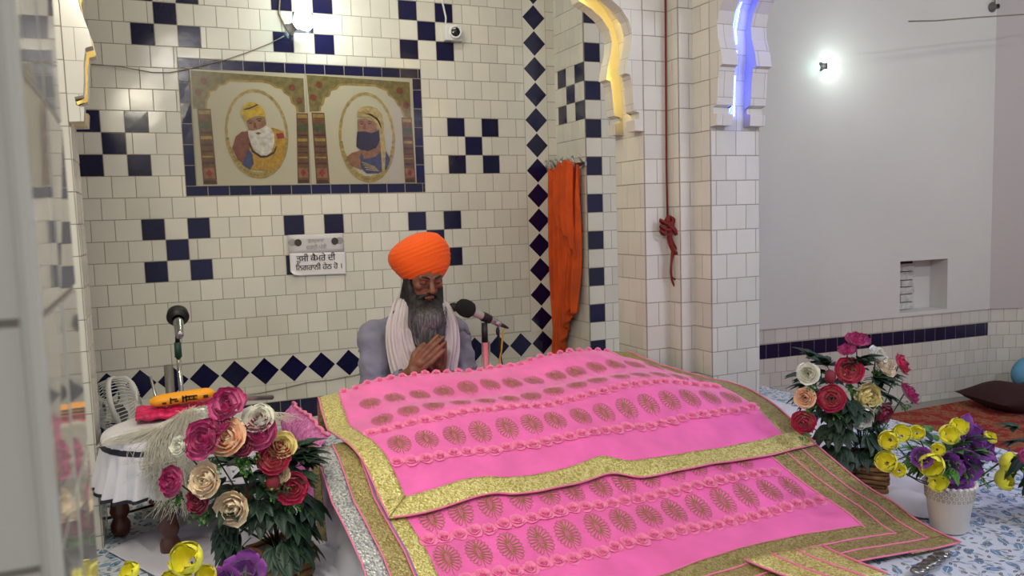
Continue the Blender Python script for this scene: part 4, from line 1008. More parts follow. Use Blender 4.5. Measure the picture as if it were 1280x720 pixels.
mb=MB(); mb.lathe([(.0085,.19),(.008,.21),(.004,.235)],a,dr,seg=14,cap=True); mb.build('connector',M['black'],mr)
mb=MB(); mb.tube([b,V(1.30,3.07,-.49),V(1.292,3.07,-.56),V(1.275,3.08,-.66),V(1.26,3.09,-.8),V(1.26,3.1,-1.02)],.0038,6); tag(mb.build('yellow_cable',M['ycable']),'yellow cable dropping from the foam microphone','cable')
mb=MB(); mb.tube([V(1.275,3.07,-.475),V(1.28,3.065,-.50),V(1.285,3.07,-.56),V(1.295,3.08,-.62),V(1.31,3.09,-.70),V(1.32,3.1,-1.02)],.0028,6); mb.ell(V(1.275,3.065,-.485),(.009,.009,.02),10); tag(mb.build('black_cable',M['black']),'thin black cable hanging beside the yellow one under the foam microphone','cable')
# fan
fc=V(-.185,3.30,-.66); fa=Vector((.965,-.16,.22)).normalized(); R_=.10
fan=thing('table_fan','small white table fan with wire cage seen side-on beside the left pillar','fan',V(-.27,3.32,-1.03))
mb=MB()
ua=fa.orthogonal().normalized(); ub=fa.cross(ua)
for k in range(40):
    q=2*PI*k/40; rd=ua*math.cos(q)+ub*math.sin(q)
    for sg,dep in ((-1,.072),(1,.062)):
        mb.tube([fc+fa*sg*.008+rd*R_,fc+fa*sg*dep*.75+rd*R_*.93,fc+fa*sg*dep+rd*R_*.72,fc+fa*sg*dep*1.08+rd*R_*.22],.0016,4,cap=False)
mb.build('wire_cage',M['whiteplastic'],fan)
mb=MB(); mb.lathe([(R_-.002,-.009),(R_+.005,-.009),(R_+.005,.009),(R_-.002,.009),(R_-.002,-.009)],fc,fa,seg=40); mb.build('rim',M['whiteplastic'],fan)
for sg in (1,):
    mb=MB(); mb.lathe([(0,.070),(.02,.069),(.022,.064)],fc,fa*sg); mb.build('cap',M['whiteplastic'],fan)
mb=MB()
for k in range(3):
    q0=2*PI*k/3
    mb.grid(lambda u,v:fc+fa*(.018*(u-.5)*(1-.3*v))+(ua*math.cos(q0+(u-.5)*1.1)+ub*math.sin(q0+(u-.5)*1.1))*(.012+.066*v),8,6)
mb.build('blades',mat('fan_blade',(80,84,90),.4),fan,solid=.0015)
mb=MB(); mb.lathe([(.0,-.17),(.022,-.168),(.036,-.15),(.042,-.10),(.040,-.06),(.02,-.052)],fc,fa,seg=24); mb.build('motor_housing',M['whiteplastic'],fan)
mb=MB(); p=fc-fa*.10; mb.tube([p+Vector((0,0,-.02)),p+Vector((0,0,-.16)),Vector((p.x,p.y,PLAT+.03))],[.026,.018,.022],14); mb.build('neck',M['whiteplastic'],fan)
mb=MB(); mb.lathe([(0,.035),(.05,.03),(.085,.014),(.09,.0)],Vector((p.x,p.y,PLAT+.004)),seg=28); mb.build('base',M['whiteplastic'],fan)

# ------------------------------------------------------------------ far objects on the hall carpet
def ms_(u,v):
    a=v*2*PI; return T(51.6+9*u,36.9-3.2*u,-13.75)+Vector((0,0,0))+Vector((.08*math.cos(a)*.6,.22*math.cos(a),(.085*math.sin(a))*(min(1,u*5)**.5)*(1+.3*math.sin(u*9))))
mb=MB(); mb.grid(ms_,30,16); tag(mb.build('maroon_bundle',M['maroon']),'dark maroon cloth bundle lying on the red carpet by the far dado','cloth')
mb=MB(); mb.ell(T(56.6,36.4,-12.4),(.20,.10,.13),16); mb.ell(T(58.2,36.0,-12.9),(.12,.1,.1),16); tag(mb.build('blue_bag',M['blue'],remesh=.02),'pale blue cloth bag on the carpet beside the maroon bundle','bag')
mb=MB(); mb.ell(T(56.8,35.2,-13.3),(.26,.16,.10),16); tag(mb.build('brown_bag',mat('brown_bag',(96,66,50),.8,var=.4,vscale=20,bump=.6)),'brown patterned bag lying on top of the maroon bundle','bag')
# flower centres (x, y, z relative to eye level, kind, radius)
FL_L = [(0.128, 2.153, -0.461, 'mag', 0.0477), (0.063, 2.118, -0.538, 'mag', 0.0506), (0.202, 2.128, -0.505, 'white', 0.0417), (0.12, 2.105, -0.539, 'peach', 0.0488), (0.198, 2.111, -0.539, 'mag', 0.0476), (0.255, 2.118, -0.581, 'yel', 0.0379), (0.231, 2.104, -0.61, 'coral', 0.0417), (0.062, 2.104, -0.64, 'cream', 0.0444), (0.122, 2.105, -0.724, 'cream', 0.0451), (0.276, 2.124, -0.701, 'coral', 0.0426), (0.246, 2.108, -0.654, 'cream', 0.0252), (0.042, 2.12, -0.695, 'dusty', 0.0345), (-0.016, 2.152, -0.643, 'mag', 0.0386), (0.156, 2.097, -0.565, 'dusty', 0.0286), (0.226, 2.103, -0.673, 'bud', 0.0188), (0.008, 2.144, -0.555, 'white', 0.0263), (0.107, 2.119, -0.509, 'mag', 0.0285)]
FL_R = [(2.196, 2.02, -0.466, 'mag', 0.0418), (2.134, 2.007, -0.495, 'mag', 0.0303), (2.123, 1.989, -0.563, 'coral', 0.0465), (1.966, 2.016, -0.561, 'white', 0.0378), (1.948, 2.011, -0.641, 'peach', 0.035), (1.95, 2.02, -0.728, 'coral', 0.0407), (2.042, 1.987, -0.65, 'coral', 0.0461), (2.043, 1.993, -0.577, 'bud', 0.019), (2.278, 2.004, -0.525, 'white', 0.0365), (2.307, 1.998, -0.564, 'cream', 0.048), (2.406, 2.012, -0.574, 'coral', 0.0402), (2.436, 2.005, -0.682, 'mag', 0.0462), (2.208, 1.981, -0.666, 'yel', 0.0527), (2.174, 1.983, -0.733, 'white', 0.0471), (2.289, 1.987, -0.735, 'dusty', 0.0423)]
FL_Y = [(1.94, 1.663, -0.698, 'by', 0.0309), (1.967, 1.644, -0.681, 'by', 0.0284), (2.012, 1.629, -0.678, 'by', 0.0237), (1.928, 1.663, -0.765, 'by', 0.0333), (1.953, 1.641, -0.787, 'by', 0.0237), (2.122, 1.616, -0.698, 'by', 0.0313), (2.172, 1.62, -0.684, 'by', 0.0291), (2.324, 1.627, -0.742, 'by', 0.0225), (2.056, 1.614, -0.776, 'by', 0.0382), (2.078, 1.617, -0.834, 'by', 0.0312), (2.425, 1.639, -0.839, 'by', 0.0385), (2.403, 1.638, -0.893, 'by', 0.0358), (2.081, 1.613, -0.735, 'by', 0.0215), (2.268, 1.621, -0.728, 'pu', 0.0618), (2.235, 1.614, -0.766, 'pu', 0.0393), (2.179, 1.612, -0.82, 'pu', 0.0609), (2.125, 1.611, -0.798, 'pu', 0.0386), (2.344, 1.626, -0.778, 'pu', 0.0352), (2.021, 1.618, -0.752, 'pu', 0.0261), (2.47, 1.649, -0.825, 'pu', 0.0233)]
FL_B = [(0.01, 1.722, -0.686, 'by', 0.0363), (-0.097, 1.737, -0.697, 'by', 0.0211), (0.041, 1.721, -0.73, 'by', 0.0233), (0.116, 1.732, -0.737, 'pu', 0.0376), (0.075, 1.724, -0.743, 'pu', 0.0269), (-0.025, 1.722, -0.726, 'by', 0.023)]
FL_E = [(2.336, 1.506, -0.768, 'mag', 0.0264), (2.48, 1.501, -0.862, 'coral', 0.0394), (2.548, 1.509, -0.786, 'cream', 0.0398), (2.514, 1.507, -0.959, 'mag', 0.0348)]

# ------------------------------------------------------------------ person
Hc=V(.972,3.115,-.228); RX=Matrix.Rotation(math.radians(20),3,'X'); RZ=Matrix.Rotation(math.radians(4),3,'Z')
def H(x,y,z): return Hc+RZ@(RX@Vector((x,y,z)))
man=thing('person','man in an orange turban, grey kurta and white scarf, head bowed and palms pressed together','person',V(.96,3.22,-1.03))
b=MB(); rot=RZ@RX
b.ell(H(0,.012,.03),(.073,.09,.092),20,rot=rot); b.ell(H(0,-.03,-.045),(.056,.058,.062),18,rot=rot); b.ell(H(0,-.045,-.005),(.062,.042,.062),18,rot=rot)
b.cap(H(-.042,-.082,.024),H(-.010,-.090,.020),.011,.010); b.cap(H(.042,-.082,.024),H(.010,-.090,.020),.011,.010)
b.cap(H(0,-.086,.016),H(0,-.112,-.026),.0085,.0125); b.ell(H(-.012,-.1,-.031),(.009,.011,.008),10); b.ell(H(.012,-.1,-.031),(.009,.011,.008),10)
for s in (-1,1):
    b.ell(H(s*.042,-.068,-.018),(.021,.018,.017),12,rot=rot); b.ell(H(s*.030,-.082,.003),(.0155,.009,.0105),12,rot=rot)
    b.ell(H(s*.074,.008,-.01),(.008,.02,.03),12,rot=rot)
b.cap(H(-.017,-.088,-.052),H(.017,-.088,-.052),.0065,.0065); b.cap(H(-.014,-.088,-.064),H(.014,-.088,-.064),.008,.008); b.ell(H(0,-.075,-.09),(.026,.02,.02),12)
b.cap(H(0,.025,-.05),V(.965,3.2,-.43),.055,.062)
b.ell(V(.96,3.25,-.60),(.165,.10,.22),20); b.ell(V(.96,3.28,-.92),(.17,.12,.10),20); b.cap(V(.82,3.235,-.49),V(1.10,3.235,-.50),.036,.036)
EL=V(.745,3.12,-.72);ER=V(1.155,3.12,-.71);WL=V(.872,2.985,-.600);WR=V(.992,3.035,-.635)
b.cap(V(.80,3.225,-.52),EL,.042,.040); b.cap(EL,WL,.040,.026); b.cap(V(1.125,3.225,-.52),ER,.042,.040); b.cap(ER,WR,.040,.026)
# crossed legs
b.cap(V(.88,3.27,-.95),V(.70,3.06,-.965),.075,.055); b.cap(V(.70,3.06,-.97),V(1.02,3.03,-.985),.05,.035); b.cap(V(1.04,3.27,-.95),V(1.20,3.12,-.965),.07,.052); b.cap(V(1.20,3.12,-.97),V(.86,3.09,-.985),.048,.035)
def hand(w,d,n,side,L,curl,sp,bm):
    d=d.normalized(); n=(n-d*n.dot(d)).normalized(); s=d.cross(n)*side     # s points to the thumb side
    pl=L*.50; kn=[]
    for i,(o,k) in enumerate(((.0285,.98),(.0098,1.02),(-.0092,.98),(-.0275,.90))):
        q=w+s*o+d*pl*k; kn.append(q); bm.cap(w+s*o*.55+d*.008,q,.0155,.0112)
    bm.ell(w+d*pl*.5,(.020,.020,.020),12)
    for i,(q,fl) in enumerate(zip(kn,(.92,1.0,.95,.78))):
        p=q; dd=(d+s*(.10-.07*i)*sp).normalized(); Ls=[L*.235*fl,L*.15*fl,L*.115*fl]; rr=[.0092,.0085,.0076,.0066]
        for j in range(3):
            ang=curl[j]; dd=(dd*math.cos(ang)-n*math.sin(ang)).normalized(); e_=p+dd*Ls[j]; bm.cap(p,e_,rr[j],rr[j+1],10); p=e_
    t0=w+s*.020+d*.018-n*.004; t1=t0+s*.024+d*.034-n*.006; t2=t1+s*.004+d*.032-n*.004; t3=t2-s*.003+d*.026
    bm.cap(t0,t1,.0155,.0118); bm.cap(t1,t2,.0112,.0096); bm.cap(t2,t3,.0096,.0080)
    return kn
nh=Vector((-.35,-.93,.12))
hand(WL,Vector((.66,-.28,.68)),nh,-1,.182,(.06,.16,.12),.2,b)
hand(WR,Vector((-.02,-.22,.97)),-nh,1,.178,(.05,.10,.10),.2,b)
body=b.build('body',M['skin'],man,remesh=.0034,sm=3); bake(body)
for p in body.data.polygons: p.use_smooth=True
# hair / clothing
b=MB()
for s in (-1,1):
    b.tube([H(s*.012,-.099,.022),H(s*.03,-.097,.031),H(s*.05,-.084,.026)],[.0035,.005,.002],8)
b.build('eyebrows',M['brow'],man)
b=MB()
for s in (-1,1):
    b.tube([H(s*.016,-.091,-.003),H(s*.03,-.0935,-.0055),H(s*.044,-.084,-.003)],[.001,.0016,.001],6)
b.build('eyelashes',M['brow'],man)
b=MB()
b.cap(H(0,-.098,-.044),H(-.034,-.084,-.060),.006,.007); b.cap(H(0,-.098,-.044),H(.034,-.084,-.060),.006,.007)
for s in (-1,1):
    b.cap(H(s*.066,-.01,.015),H(s*.066,-.025,-.04),.010,.016); b.cap(H(s*.036,-.080,-.066),H(s*.038,-.066,-.095),.012,.022); b.cap(H(s*.060,-.035,-.05),H(s*.052,-.04,-.11),.020,.034); b.cap(H(s*.070,.0,-.02),H(s*.066,-.005,-.10),.014,.028)
b.cap(H(0,-.080,-.098),V(.965,3.02,-.40),.026,.052); b.cap(H(-.03,-.05,-.10),V(.925,3.05,-.42),.042,.044); b.cap(H(.03,-.05,-.10),V(.995,3.05,-.42),.042,.042)
b.cap(V(.935,3.04,-.40),V(.935,3.035,-.485),.052,.036); b.cap(V(.985,3.04,-.40),V(.965,3.035,-.475),.048,.034); b.cap(V(.95,3.035,-.47),V(.945,3.02,-.535),.038,.020)
bd=b.build('beard',M['beard'],man,remesh=.005,sm=5); bake(bd)
rnd=random.Random(3); b=MB()
for i in range(420):
    a=rnd.uniform(-1,1); st_=Vector((.962+a*.075,3.04+.02*a*a-.035,CAMZ-.345-rnd.uniform(0,.1)))
    tipz=CAMZ-.555+abs(a)*.10+rnd.uniform(-.02,.05); tip=Vector((.945+a*.048+rnd.gauss(0,.008),3.0+.03*a*a+rnd.gauss(0,.006),tipz))
    mid=(st_+tip)/2+Vector((a*.012+rnd.gauss(0,.004),-.008,0)); b.tube([st_,(st_+mid)/2+Vector((a*.005,-.004,0)),mid,(mid+tip)/2,tip],[.0004,.0008,.0008,.0006,.0002],3,cap=False)
bs=b.build('beard_strands',M['beard'],bd); bs['kind']='stuff'
# turban: rings (z, xmin, xmax, yc, ry)
TR=[(-.262,.900,1.050,3.128,.078),(-.246,.893,1.058,3.128,.084),(-.225,.876,1.074,3.130,.098),(-.200,.858,1.090,3.136,.112),(-.172,.844,1.098,3.146,.123),(-.145,.843,1.098,3.150,.124),(-.120,.855,1.092,3.150,.118),(-.098,.880,1.080,3.150,.106),(-.078,.915,1.062,3.150,.086),(-.063,.950,1.045,3.148,.058),(-.056,.985,1.015,3.145,.02)]
def tz(i,v): return smooth_interp([(r[0],r[i]) for r in TR],v)
def turb(u,v):
    a=u*2*PI; z=-.246+.190*v; x0,x1,yc,ry=[tz(i,z) for i in (1,2,3,4)]
    zt=z+.018*math.cos(a)*1.0
    ph=(z*50-1.5*math.cos(a+.35)+.35*math.sin(a*2+1))
    f=1+.022*((ph%1)**.7-.5)*(1 if v<.9 else .3)+.004*math.sin(ph*7.3+a*2)
    return V((x0+x1)/2+(x1-x0)/2*math.cos(a)*f,yc+ry*math.sin(a)*f, z+.006*math.sin(-a)*(1-v)+.010*math.cos(a-.3)*v*(1-v)*4*.8)
b=MB(); b.grid(turb,96,90,closeu=True); b.build('turban',M['turban'],man)
# kurta
b=MB(); b.ell(V(.955,3.255,-.62),(.205,.128,.235),24); b.ell(V(.955,3.28,-.88),(.215,.15,.13),24); b.cap(V(.79,3.235,-.475),V(1.13,3.235,-.485),.066,.066); b.cap(V(.90,3.215,-.42),V(1.03,3.215,-.425),.055,.055)
cufL=WL+(EL-WL).normalized()*.045; cufR=WR+(ER-WR).normalized()*.04
b.cap(V(.785,3.225,-.50),EL,.070,.060); b.cap(EL,cufL+(EL-cufL)*.12,.060,.040); b.cap(V(1.135,3.225,-.50),ER,.068,.058); b.cap(ER,cufR+(ER-cufR)*.12,.058,.040)
b.cap(EL+Vector((0,0,-.01)),EL+Vector((.06,-.02,.0)),.058,.05)
k=b.build('kurta',M['kurta'],man,remesh=.0065,sm=10); bake(k)
for v in k.data.vertices:
    c=v.co; n1=noise.noise(Vector((c.x*9,c.y*9,c.z*16+2)))*.012; n2=noise.noise(Vector((c.x*22+c.z*10,c.y*20,c.z*26)))*.006
    n3=abs(noise.noise(Vector((c.x*14+c.z*8,c.y*10,c.z*9))))*.010
    v.co=c+v.normal*(n1+n2-n3+.002)
for p in k.data.polygons: p.use_smooth=True
for cf,wr,el in ((cufL,WL,EL),(cufR,WR,ER)):
    b=MB(); dd=(wr-el).normalized(); b.lathe([(.036,-.035),(.0395,-.03),(.040,-.002),(.0375,.004),(.034,.002),(.032,-.03)],cf,dd,seg=28); cu_=b.build('cuff',M['kurta'],man)
    b=MB(); b.lathe([(.0402,-.026),(.041,-.024),(.0402,-.022)],cf,dd,seg=28); b.build('cuff_seam',mat('cuff_seam',(70,70,90),.8),cu_)
# seated trousers
b=MB(); b.cap(V(.88,3.27,-.945),V(.70,3.07,-.955),.082,.066); b.cap(V(.70,3.07,-.96),V(.98,3.05,-.975),.062,.048); b.cap(V(1.04,3.27,-.945),V(1.20,3.13,-.955),.08,.064); b.cap(V(1.20,3.13,-.96),V(.9,3.1,-.975),.06,.048); b.ell(V(.955,3.28,-.93),(.2,.15,.09),20)
tr=b.build('trousers',M['kurta'],man,remesh=.01,sm=6); bake(tr)
# scarf
SCP=[((.885,3.030,-.660),.062),((.865,3.045,-.60),.064),((.850,3.062,-.52),.060),((.848,3.075,-.44),.052),((.868,3.095,-.37),.042),((.892,3.13,-.325),.036),((.915,3.21,-.315),.045),((.965,3.25,-.325),.05),((1.02,3.21,-.33),.045),((1.052,3.13,-.345),.034),((1.072,3.09,-.40),.036),((1.078,3.072,-.46),.040),((1.070,3.062,-.54),.042),((1.052,3.058,-.62),.045),((1.045,3.055,-.69),.045)]
def sf(u,v):
    t=u*(len(SCP)-1); i=min(int(t),len(SCP)-2); f=t-i
    g=lambda k:Vector(SCP[max(0,min(len(SCP)-1,k))][0])
    p0,p1,p2,p3=g(i-1),g(i),g(i+1),g(i+2)
    c=.5*((2*p1)+(p2-p0)*f+(2*p0-5*p1+4*p2-p3)*f*f+(3*p1-p0-3*p2+p3)*f**3)
    tan=(p2-p1).normalized(); w=SCP[i][1]*(1-f)+SCP[i+1][1]*f
    ctr=Vector((.96,3.27,c.z)); out=(c-ctr); out.z=.25*out.length if abs(tan.z)<.6 else 0; out.normalize()
    s_=tan.cross(out).normalized(); q=(v-.5)*2
    r=c+s_*(q*w)+out*(.012-.016*q*q+.0035*math.sin(v*19+u*6)+.003*math.sin(v*43+u*14)+.012*noise.noise(Vector((v*6,u*5,2))))
    return V(r.x,r.y,r.z)
b=MB(); b.grid(sf,120,44); b.build('scarf',M['scarf'],man,solid=.003)
b=MB(); b.ell(V(.842,3.12,-.375),(.014,.014,.010),10); b.ell(V(1.105,3.13,-.375),(.025,.02,.02),10); b.build('collar_cloth',M['brow'],man)

# ------------------------------------------------------------------ flowers
def rotto(d):
    return Vector(d).normalized().to_track_quat('Z','Y').to_matrix()
def petal_fn(R,c,a,tilt,L,Wd,cup,base=.1):
    ca,sa=math.cos(a),math.sin(a)
    def f(u,v):
        w=Wd*math.sin(PI*min(.5+.0,.5)*1)*(math.sin(PI*(.12+.76*v))**.7)*(u-.5)*2
        along=L*v; th=tilt+ (cup*(v-.3))       # angle above horizontal plane
        x=base*L+along*math.cos(th); z=along*math.sin(th)+ .28*Wd*((u-.5)*2)**2*math.sin(PI*v) +.05*L*math.sin(u*9+v*5+a*7)*v*v
        p=Vector((x*ca-w*sa,x*sa+w*ca,z)); return c+R@p
    return f
def wrap(mb,R,c,a,hw,Rm,H,close,r,seed,ruff=.05,base=.12,nu=6,nv=6):
    def f(u,v):
        q=(u-.5)*2; w=hw*min(1,.35+1.3*v)*max(0,1-v**5)**.5
        qa=a+q*w
        vv=v*(1-.10*q*q)
        rad=r*(base+(Rm-base)*math.sin(PI/2*min(1,vv*1.15))**.85)*(1-close*max(0,vv-.55)*1.2)+r*.03*q*q
        z=r*(H*vv**1.35-.38+ruff*math.sin(q*4+seed)*v*v+ .04*math.sin(q*9+seed*3)*v**3)
        return c+R@Vector((rad*math.cos(qa),rad*math.sin(qa),z))
    mb.grid(f,nu,nv)
def peony(kind,c,d,r,parent,open_=.5,name='flower'):
    R=rotto(d); mb=MB(); rr=random.Random(int(abs(c.x)*1000+abs(c.z)*7000))
    for n,Rm,H,cl in ((6,1.0,.52,-.15),(6,.86,.74,.1),(5,.66,.86,.35),(4,.44,.88,.7),(3,.24,.84,.9)):
        o=rr.uniform(0,6)
        for k in range(n):
            wrap(mb,R,c,o+2*PI*k/n+rr.uniform(-.12,.12),PI/n*1.28,Rm*rr.uniform(.93,1.05),H*rr.uniform(.92,1.08),cl+rr.uniform(-.1,.1),r,rr.uniform(0,6))
    return mb.build(name,M['p_'+kind],parent)
def cupflower(kind,c,d,r,parent):
    R=rotto(d); mb=MB(); rr=random.Random(int(abs(c.x)*1000+abs(c.z)*7000))
    for n,Rm,H,cl,o in ((3,.98,1.35,.55,0),(3,.86,1.30,.75,PI/3)):
        for k in range(n): wrap(mb,R,c,o+2*PI*k/n,PI/n*1.0,Rm,H,cl,r,rr.uniform(0,6),.04)
    return mb.build('flower',M[kind],parent)
def openflower(kind,c,d,r,parent):
    R=rotto(d); mb=MB(); rr=random.Random(int(abs(c.x)*1000+abs(c.z)*7000))
    for n,Rm,H,cl,o in ((5,1.05,.40,-.2,0),(4,.6,.6,.2,.5)):
        for k in range(n): wrap(mb,R,c,o+2*PI*k/n,PI/n*1.1,Rm,H,cl,r,rr.uniform(0,6),.12)
    return mb.build('flower',M[kind],parent)
def leafblade(mb,base,d,nrm,L,W,lobes=0,droop=.3,mi=0):
    d=Vector(d).normalized(); nrm=Vector(nrm); s=d.cross(nrm).normalized(); nrm=s.cross(d).normalized()
    def f(u,v):
        q=(u-.5)*2; w=W*math.sin(PI*min(1,.06+.94*v))**.8*(1-.35*v)*(1+.18*math.cos(v*22)*abs(q)*v)
        return base+d*(L*v)+s*(q*w)+nrm*(abs(q)*w*.35-droop*L*v*v)
    mb.grid(f,4,8,mi)
def palm(base,d,nrm,L,parent,m,name='leaf',n=5):
    mb=MB(); d=Vector(d).normalized(); nrm=Vector(nrm).normalized(); s=d.cross(nrm).normalized()
    st_=base+d*L*.35
    mb.tube([base,st_],.0012,5)
    for k in range(n):
        a=(k-(n-1)/2)*.52; dd=(d*math.cos(a)+s*math.sin(a)); leafblade(mb,st_,dd,nrm,L*(.8-.12*abs(k-(n-1)/2)),L*.205,droop=.30)
    return mb.build(name,m,parent,solid=.0006)
def sprig(base,d,parent,L=.04,cnt=22):
    mb=MB(); d=Vector(d).normalized(); rr=random.Random(int(base.x*9999))
    for i in range(cnt):
        e_=base+d*L*rr.uniform(.3,1)+Vector((rr.gauss(0,.010),rr.gauss(0,.010),rr.gauss(0,.010))); mb.tube([base,e_],.0006,3)
        leafblade(mb,e_,Vector((rr.gauss(0,1),rr.gauss(0,1),rr.gauss(0,1)+.4)),Vector((0,0.1,1)),.011,.0045,droop=.1)
        mb.ell(e_,(.0028,.0028,.0028),6)
    return mb.build('sprig',M['leafl'],parent)
def bouquet(root,F,core,coreR,nleaf,seed,sprigs=True,stemtop=None,leafL=.085,hang=0):
    rr=random.Random(seed); core=Vector(core)
    for (x,y,z,k,r) in F:
        c=V(x,y,z); d=(c-core).normalized(); d=(d+Vector((-.35,-.8,.25))*.9).normalized()
        if k in ('by','pu'):
            (cupflower('p_bright',c,(d+Vector((rr.uniform(-.5,.5),-.3,rr.uniform(-.2,.8)))).normalized(),r*1.12,root) if k=='by' else openflower('p_purple',c,d,r*1.1,root))
        elif k=='bud':
            mb=MB(); mb.ell(c,(r,r,r*1.3),12); mb.build('bud',M['bud'],root)
        else: peony(k,c,(d if k!='mag' or rr.random()<.5 else (d+Vector((0,.2,.5)))),r*1.0,root)
        mb=MB(); s0=stemtop or core; back=c-d*r*.35; mb.tube([back,back*.6+s0*.4+Vector((0,0,-.01)),s0],[.0022,.002,.002],5); mb.build('stem',M['stem'],root)
        if sprigs and k not in('by','pu','bud') and rr.random()<.7: sprig(c-d*r*.8+Vector((0,-.004,-r*.75)),Vector((rr.uniform(-.6,.6),-.5,-.5)),root)
    for i in range(nleaf):
        th=rr.uniform(0,2*PI); ph=rr.uniform(-.75,.9); d=Vector((math.cos(th)*math.cos(ph),math.sin(th)*math.cos(ph),math.sin(ph)))
        if rr.random()<.45: d.y=-abs(d.y)
        b0=core+Vector((0,.045,-.02))+Vector((d.x*coreR[0],d.y*coreR[1],d.z*coreR[2]))*rr.uniform(.35,.75)
        palm(b0,d+Vector((0,0,-.15)),Vector((0,0,1))+d*.5,leafL*rr.uniform(.75,1.15),root,M['leaf'])
    for i in range(hang):
        th=rr.uniform(PI*.9,PI*2.1); d=Vector((math.cos(th),math.sin(th),-.55)); b0=core+Vector((d.x*.05,d.y*.05,-coreR[2]*rr.uniform(.5,1.0)))
        palm(b0,d,Vector((d.x,d.y,1)),leafL*rr.uniform(.9,1.25),root,M['leaf'])
def slatbox(cx,cy,z0,s,h,ang,root,n=8):
    ca,sa=math.cos(ang),math.sin(ang)
    def Q(a,b,z): return V(cx+a*ca-b*sa,cy+a*sa+b*ca,z)
    for k in range(n):
        mb=MB(); hh=h/n; zc=z0+hh*(k+.5); w=s/2*(.86+.14*k/(n-1))+.004*math.sin(k*2.3)
        for a0,b0,a1,b1 in ((-w,-w,w,-w),(w,-w,w,w),(w,w,-w,w),(-w,w,-w,-w)):
            p=[Q(a0+(a1-a0)*t,b0+(b1-b0)*t,zc+.002*math.sin(t*8+k)) for t in (0,.25,.5,.75,1)]; mb.tube(p,hh*.53,8)
        mb.build('wooden_slat',M['slat'],root)
    mb=MB(); mb.add([Q(-s*.45,-s*.45,z0+h*.9),Q(s*.45,-s*.45,z0+h*.9),Q(s*.45,s*.45,z0+h*.9),Q(-s*.45,s*.45,z0+h*.9)],[(0,1,2,3)]); mb.build('filling',M['cotwood'],root)
bl_=thing('flower_arrangement','large arrangement of magenta and cream artificial peonies beside the white stool','flower arrangement',V(.245,2.22,-1.03))
slatbox(.245,2.22,-1.0,.13,.115,.5,bl_,6)
bouquet(bl_,FL_L,V(.215,2.22,-.70),(.17,.13,.17),50,11,stemtop=V(.24,2.22,-.90),hang=16,leafL=.095)
br_=thing('flower_arrangement','arrangement of red, peach and cream artificial peonies in a brown slatted box by the pillar','flower arrangement',V(2.235,2.03,-1.03))
slatbox(2.235,2.03,-1.015,.165,.13,.75,br_,8)
bouquet(br_,FL_R,V(2.20,2.06,-.65),(.16,.13,.21),54,23,stemtop=V(2.235,2.03,-.90),hang=18,leafL=.10)
by_=thing('flower_arrangement','small arrangement of yellow and purple artificial flowers in a white lace-rimmed pot','flower arrangement',V(2.205,1.665,-1.03))
mb=MB(); mb.lathe([(0,.0),(.05,.0),(.053,.003),(.0655,.098),(.068,.10),(.070,.146),(.072,.15),(.068,.15),(.062,.10),(.05,.01),(0,.008)],V(2.205,1.665,-1.022),seg=48); pot_=mb.build('pot',M['potwhite'],by_)
mb=MB()
for k in range(30):
    a=2*PI*k/30
    for j,(zz,rr_) in enumerate(((.108,.0695),(.120,.0700),(.132,.0706))):
        aa=a+(j%2)*PI/30; n_=Vector((math.cos(aa),math.sin(aa),0)); c0=V(2.205,1.665,-1.022+zz)+n_*rr_; t_=Vector((-n_.y,n_.x,0))
        mb.tube([c0+t_*.0042*math.cos(q)+Vector((0,0,.0046*math.sin(q))) for q in [i*PI/3 for i in range(7)]],.0009,4,cap=False)
mb.build('lace_rim',mat('pot_relief',(176,166,150),.6),pot_)
mb=MB()
for k in range(24):
    a=2*PI*k/24; mb.ell(V(2.205+.0718*math.cos(a),1.665+.0718*math.sin(a),-.874),(.008,.008,.006),8)
mb.build('scalloped_edge',M['potwhite'],pot_)
bouquet(by_,FL_Y,V(2.19,1.68,-.80),(.13,.07,.06),0,31,sprigs=False,stemtop=V(2.205,1.665,-.90))
rr=random.Random(77)
for i in range(90):
    th=rr.uniform(0,2*PI); d=Vector((math.cos(th)*1.6,math.sin(th)*.8,rr.uniform(-.35,.9))).normalized(); b0=V(2.19,1.68,-.80)+d*rr.uniform(.02,.11)
    mb=MB(); leafblade(mb,b0,d,Vector((0,0,1))+d*.4,rr.uniform(.04,.07),rr.uniform(.013,.02),droop=.35); mb.build('leaf',M['leafl'] if i%3 else M['leaf'],by_,solid=.0005)
for i in range(8): sprig(V(2.19,1.66,-.83)+Vector((rr.uniform(-.12,.12),rr.uniform(-.06,.0),rr.uniform(-.04,.05))),Vector((rr.uniform(-.6,.6),-.6,-.3)),by_,.03,16)
bb_=thing('flower_arrangement','yellow and purple artificial flowers at the bottom edge in front of the peonies and stool','flower arrangement',V(.06,1.76,-1.03))
mb=MB(); mb.lathe([(0,.0),(.045,.0),(.05,.003),(.062,.11),(.064,.115),(.058,.11),(.045,.01),(0,.008)],V(.08,1.80,-1.022),seg=40); mb.build('pot',M['potwhite'],bb_)
bouquet(bb_,FL_B,V(.08,1.80,-.87),(.1,.06,.05),0,41,sprigs=False,stemtop=V(.08,1.80,-.93))
for i in range(30):
    th=rr.uniform(0,2*PI); d=Vector((math.cos(th)*1.6,math.sin(th)*.8,rr.uniform(-.3,.5))).normalized(); b0=V(.08,1.80,-.90)+d*rr.uniform(.02,.07)
    mb=MB(); leafblade(mb,b0,d,Vector((0,0,1))+d*.4,rr.uniform(.04,.065),rr.uniform(.013,.02),droop=.35); mb.build('leaf',M['leafl'] if i%3==0 else M['leaf'],bb_,solid=.0005)
be_=thing('flower_arrangement','partly visible arrangement with a pink bud and long dark leaves at the right edge','flower arrangement',V(2.52,1.52,-1.03))
slatbox(2.52,1.52,-1.015,.13,.12,.7,be_,7)
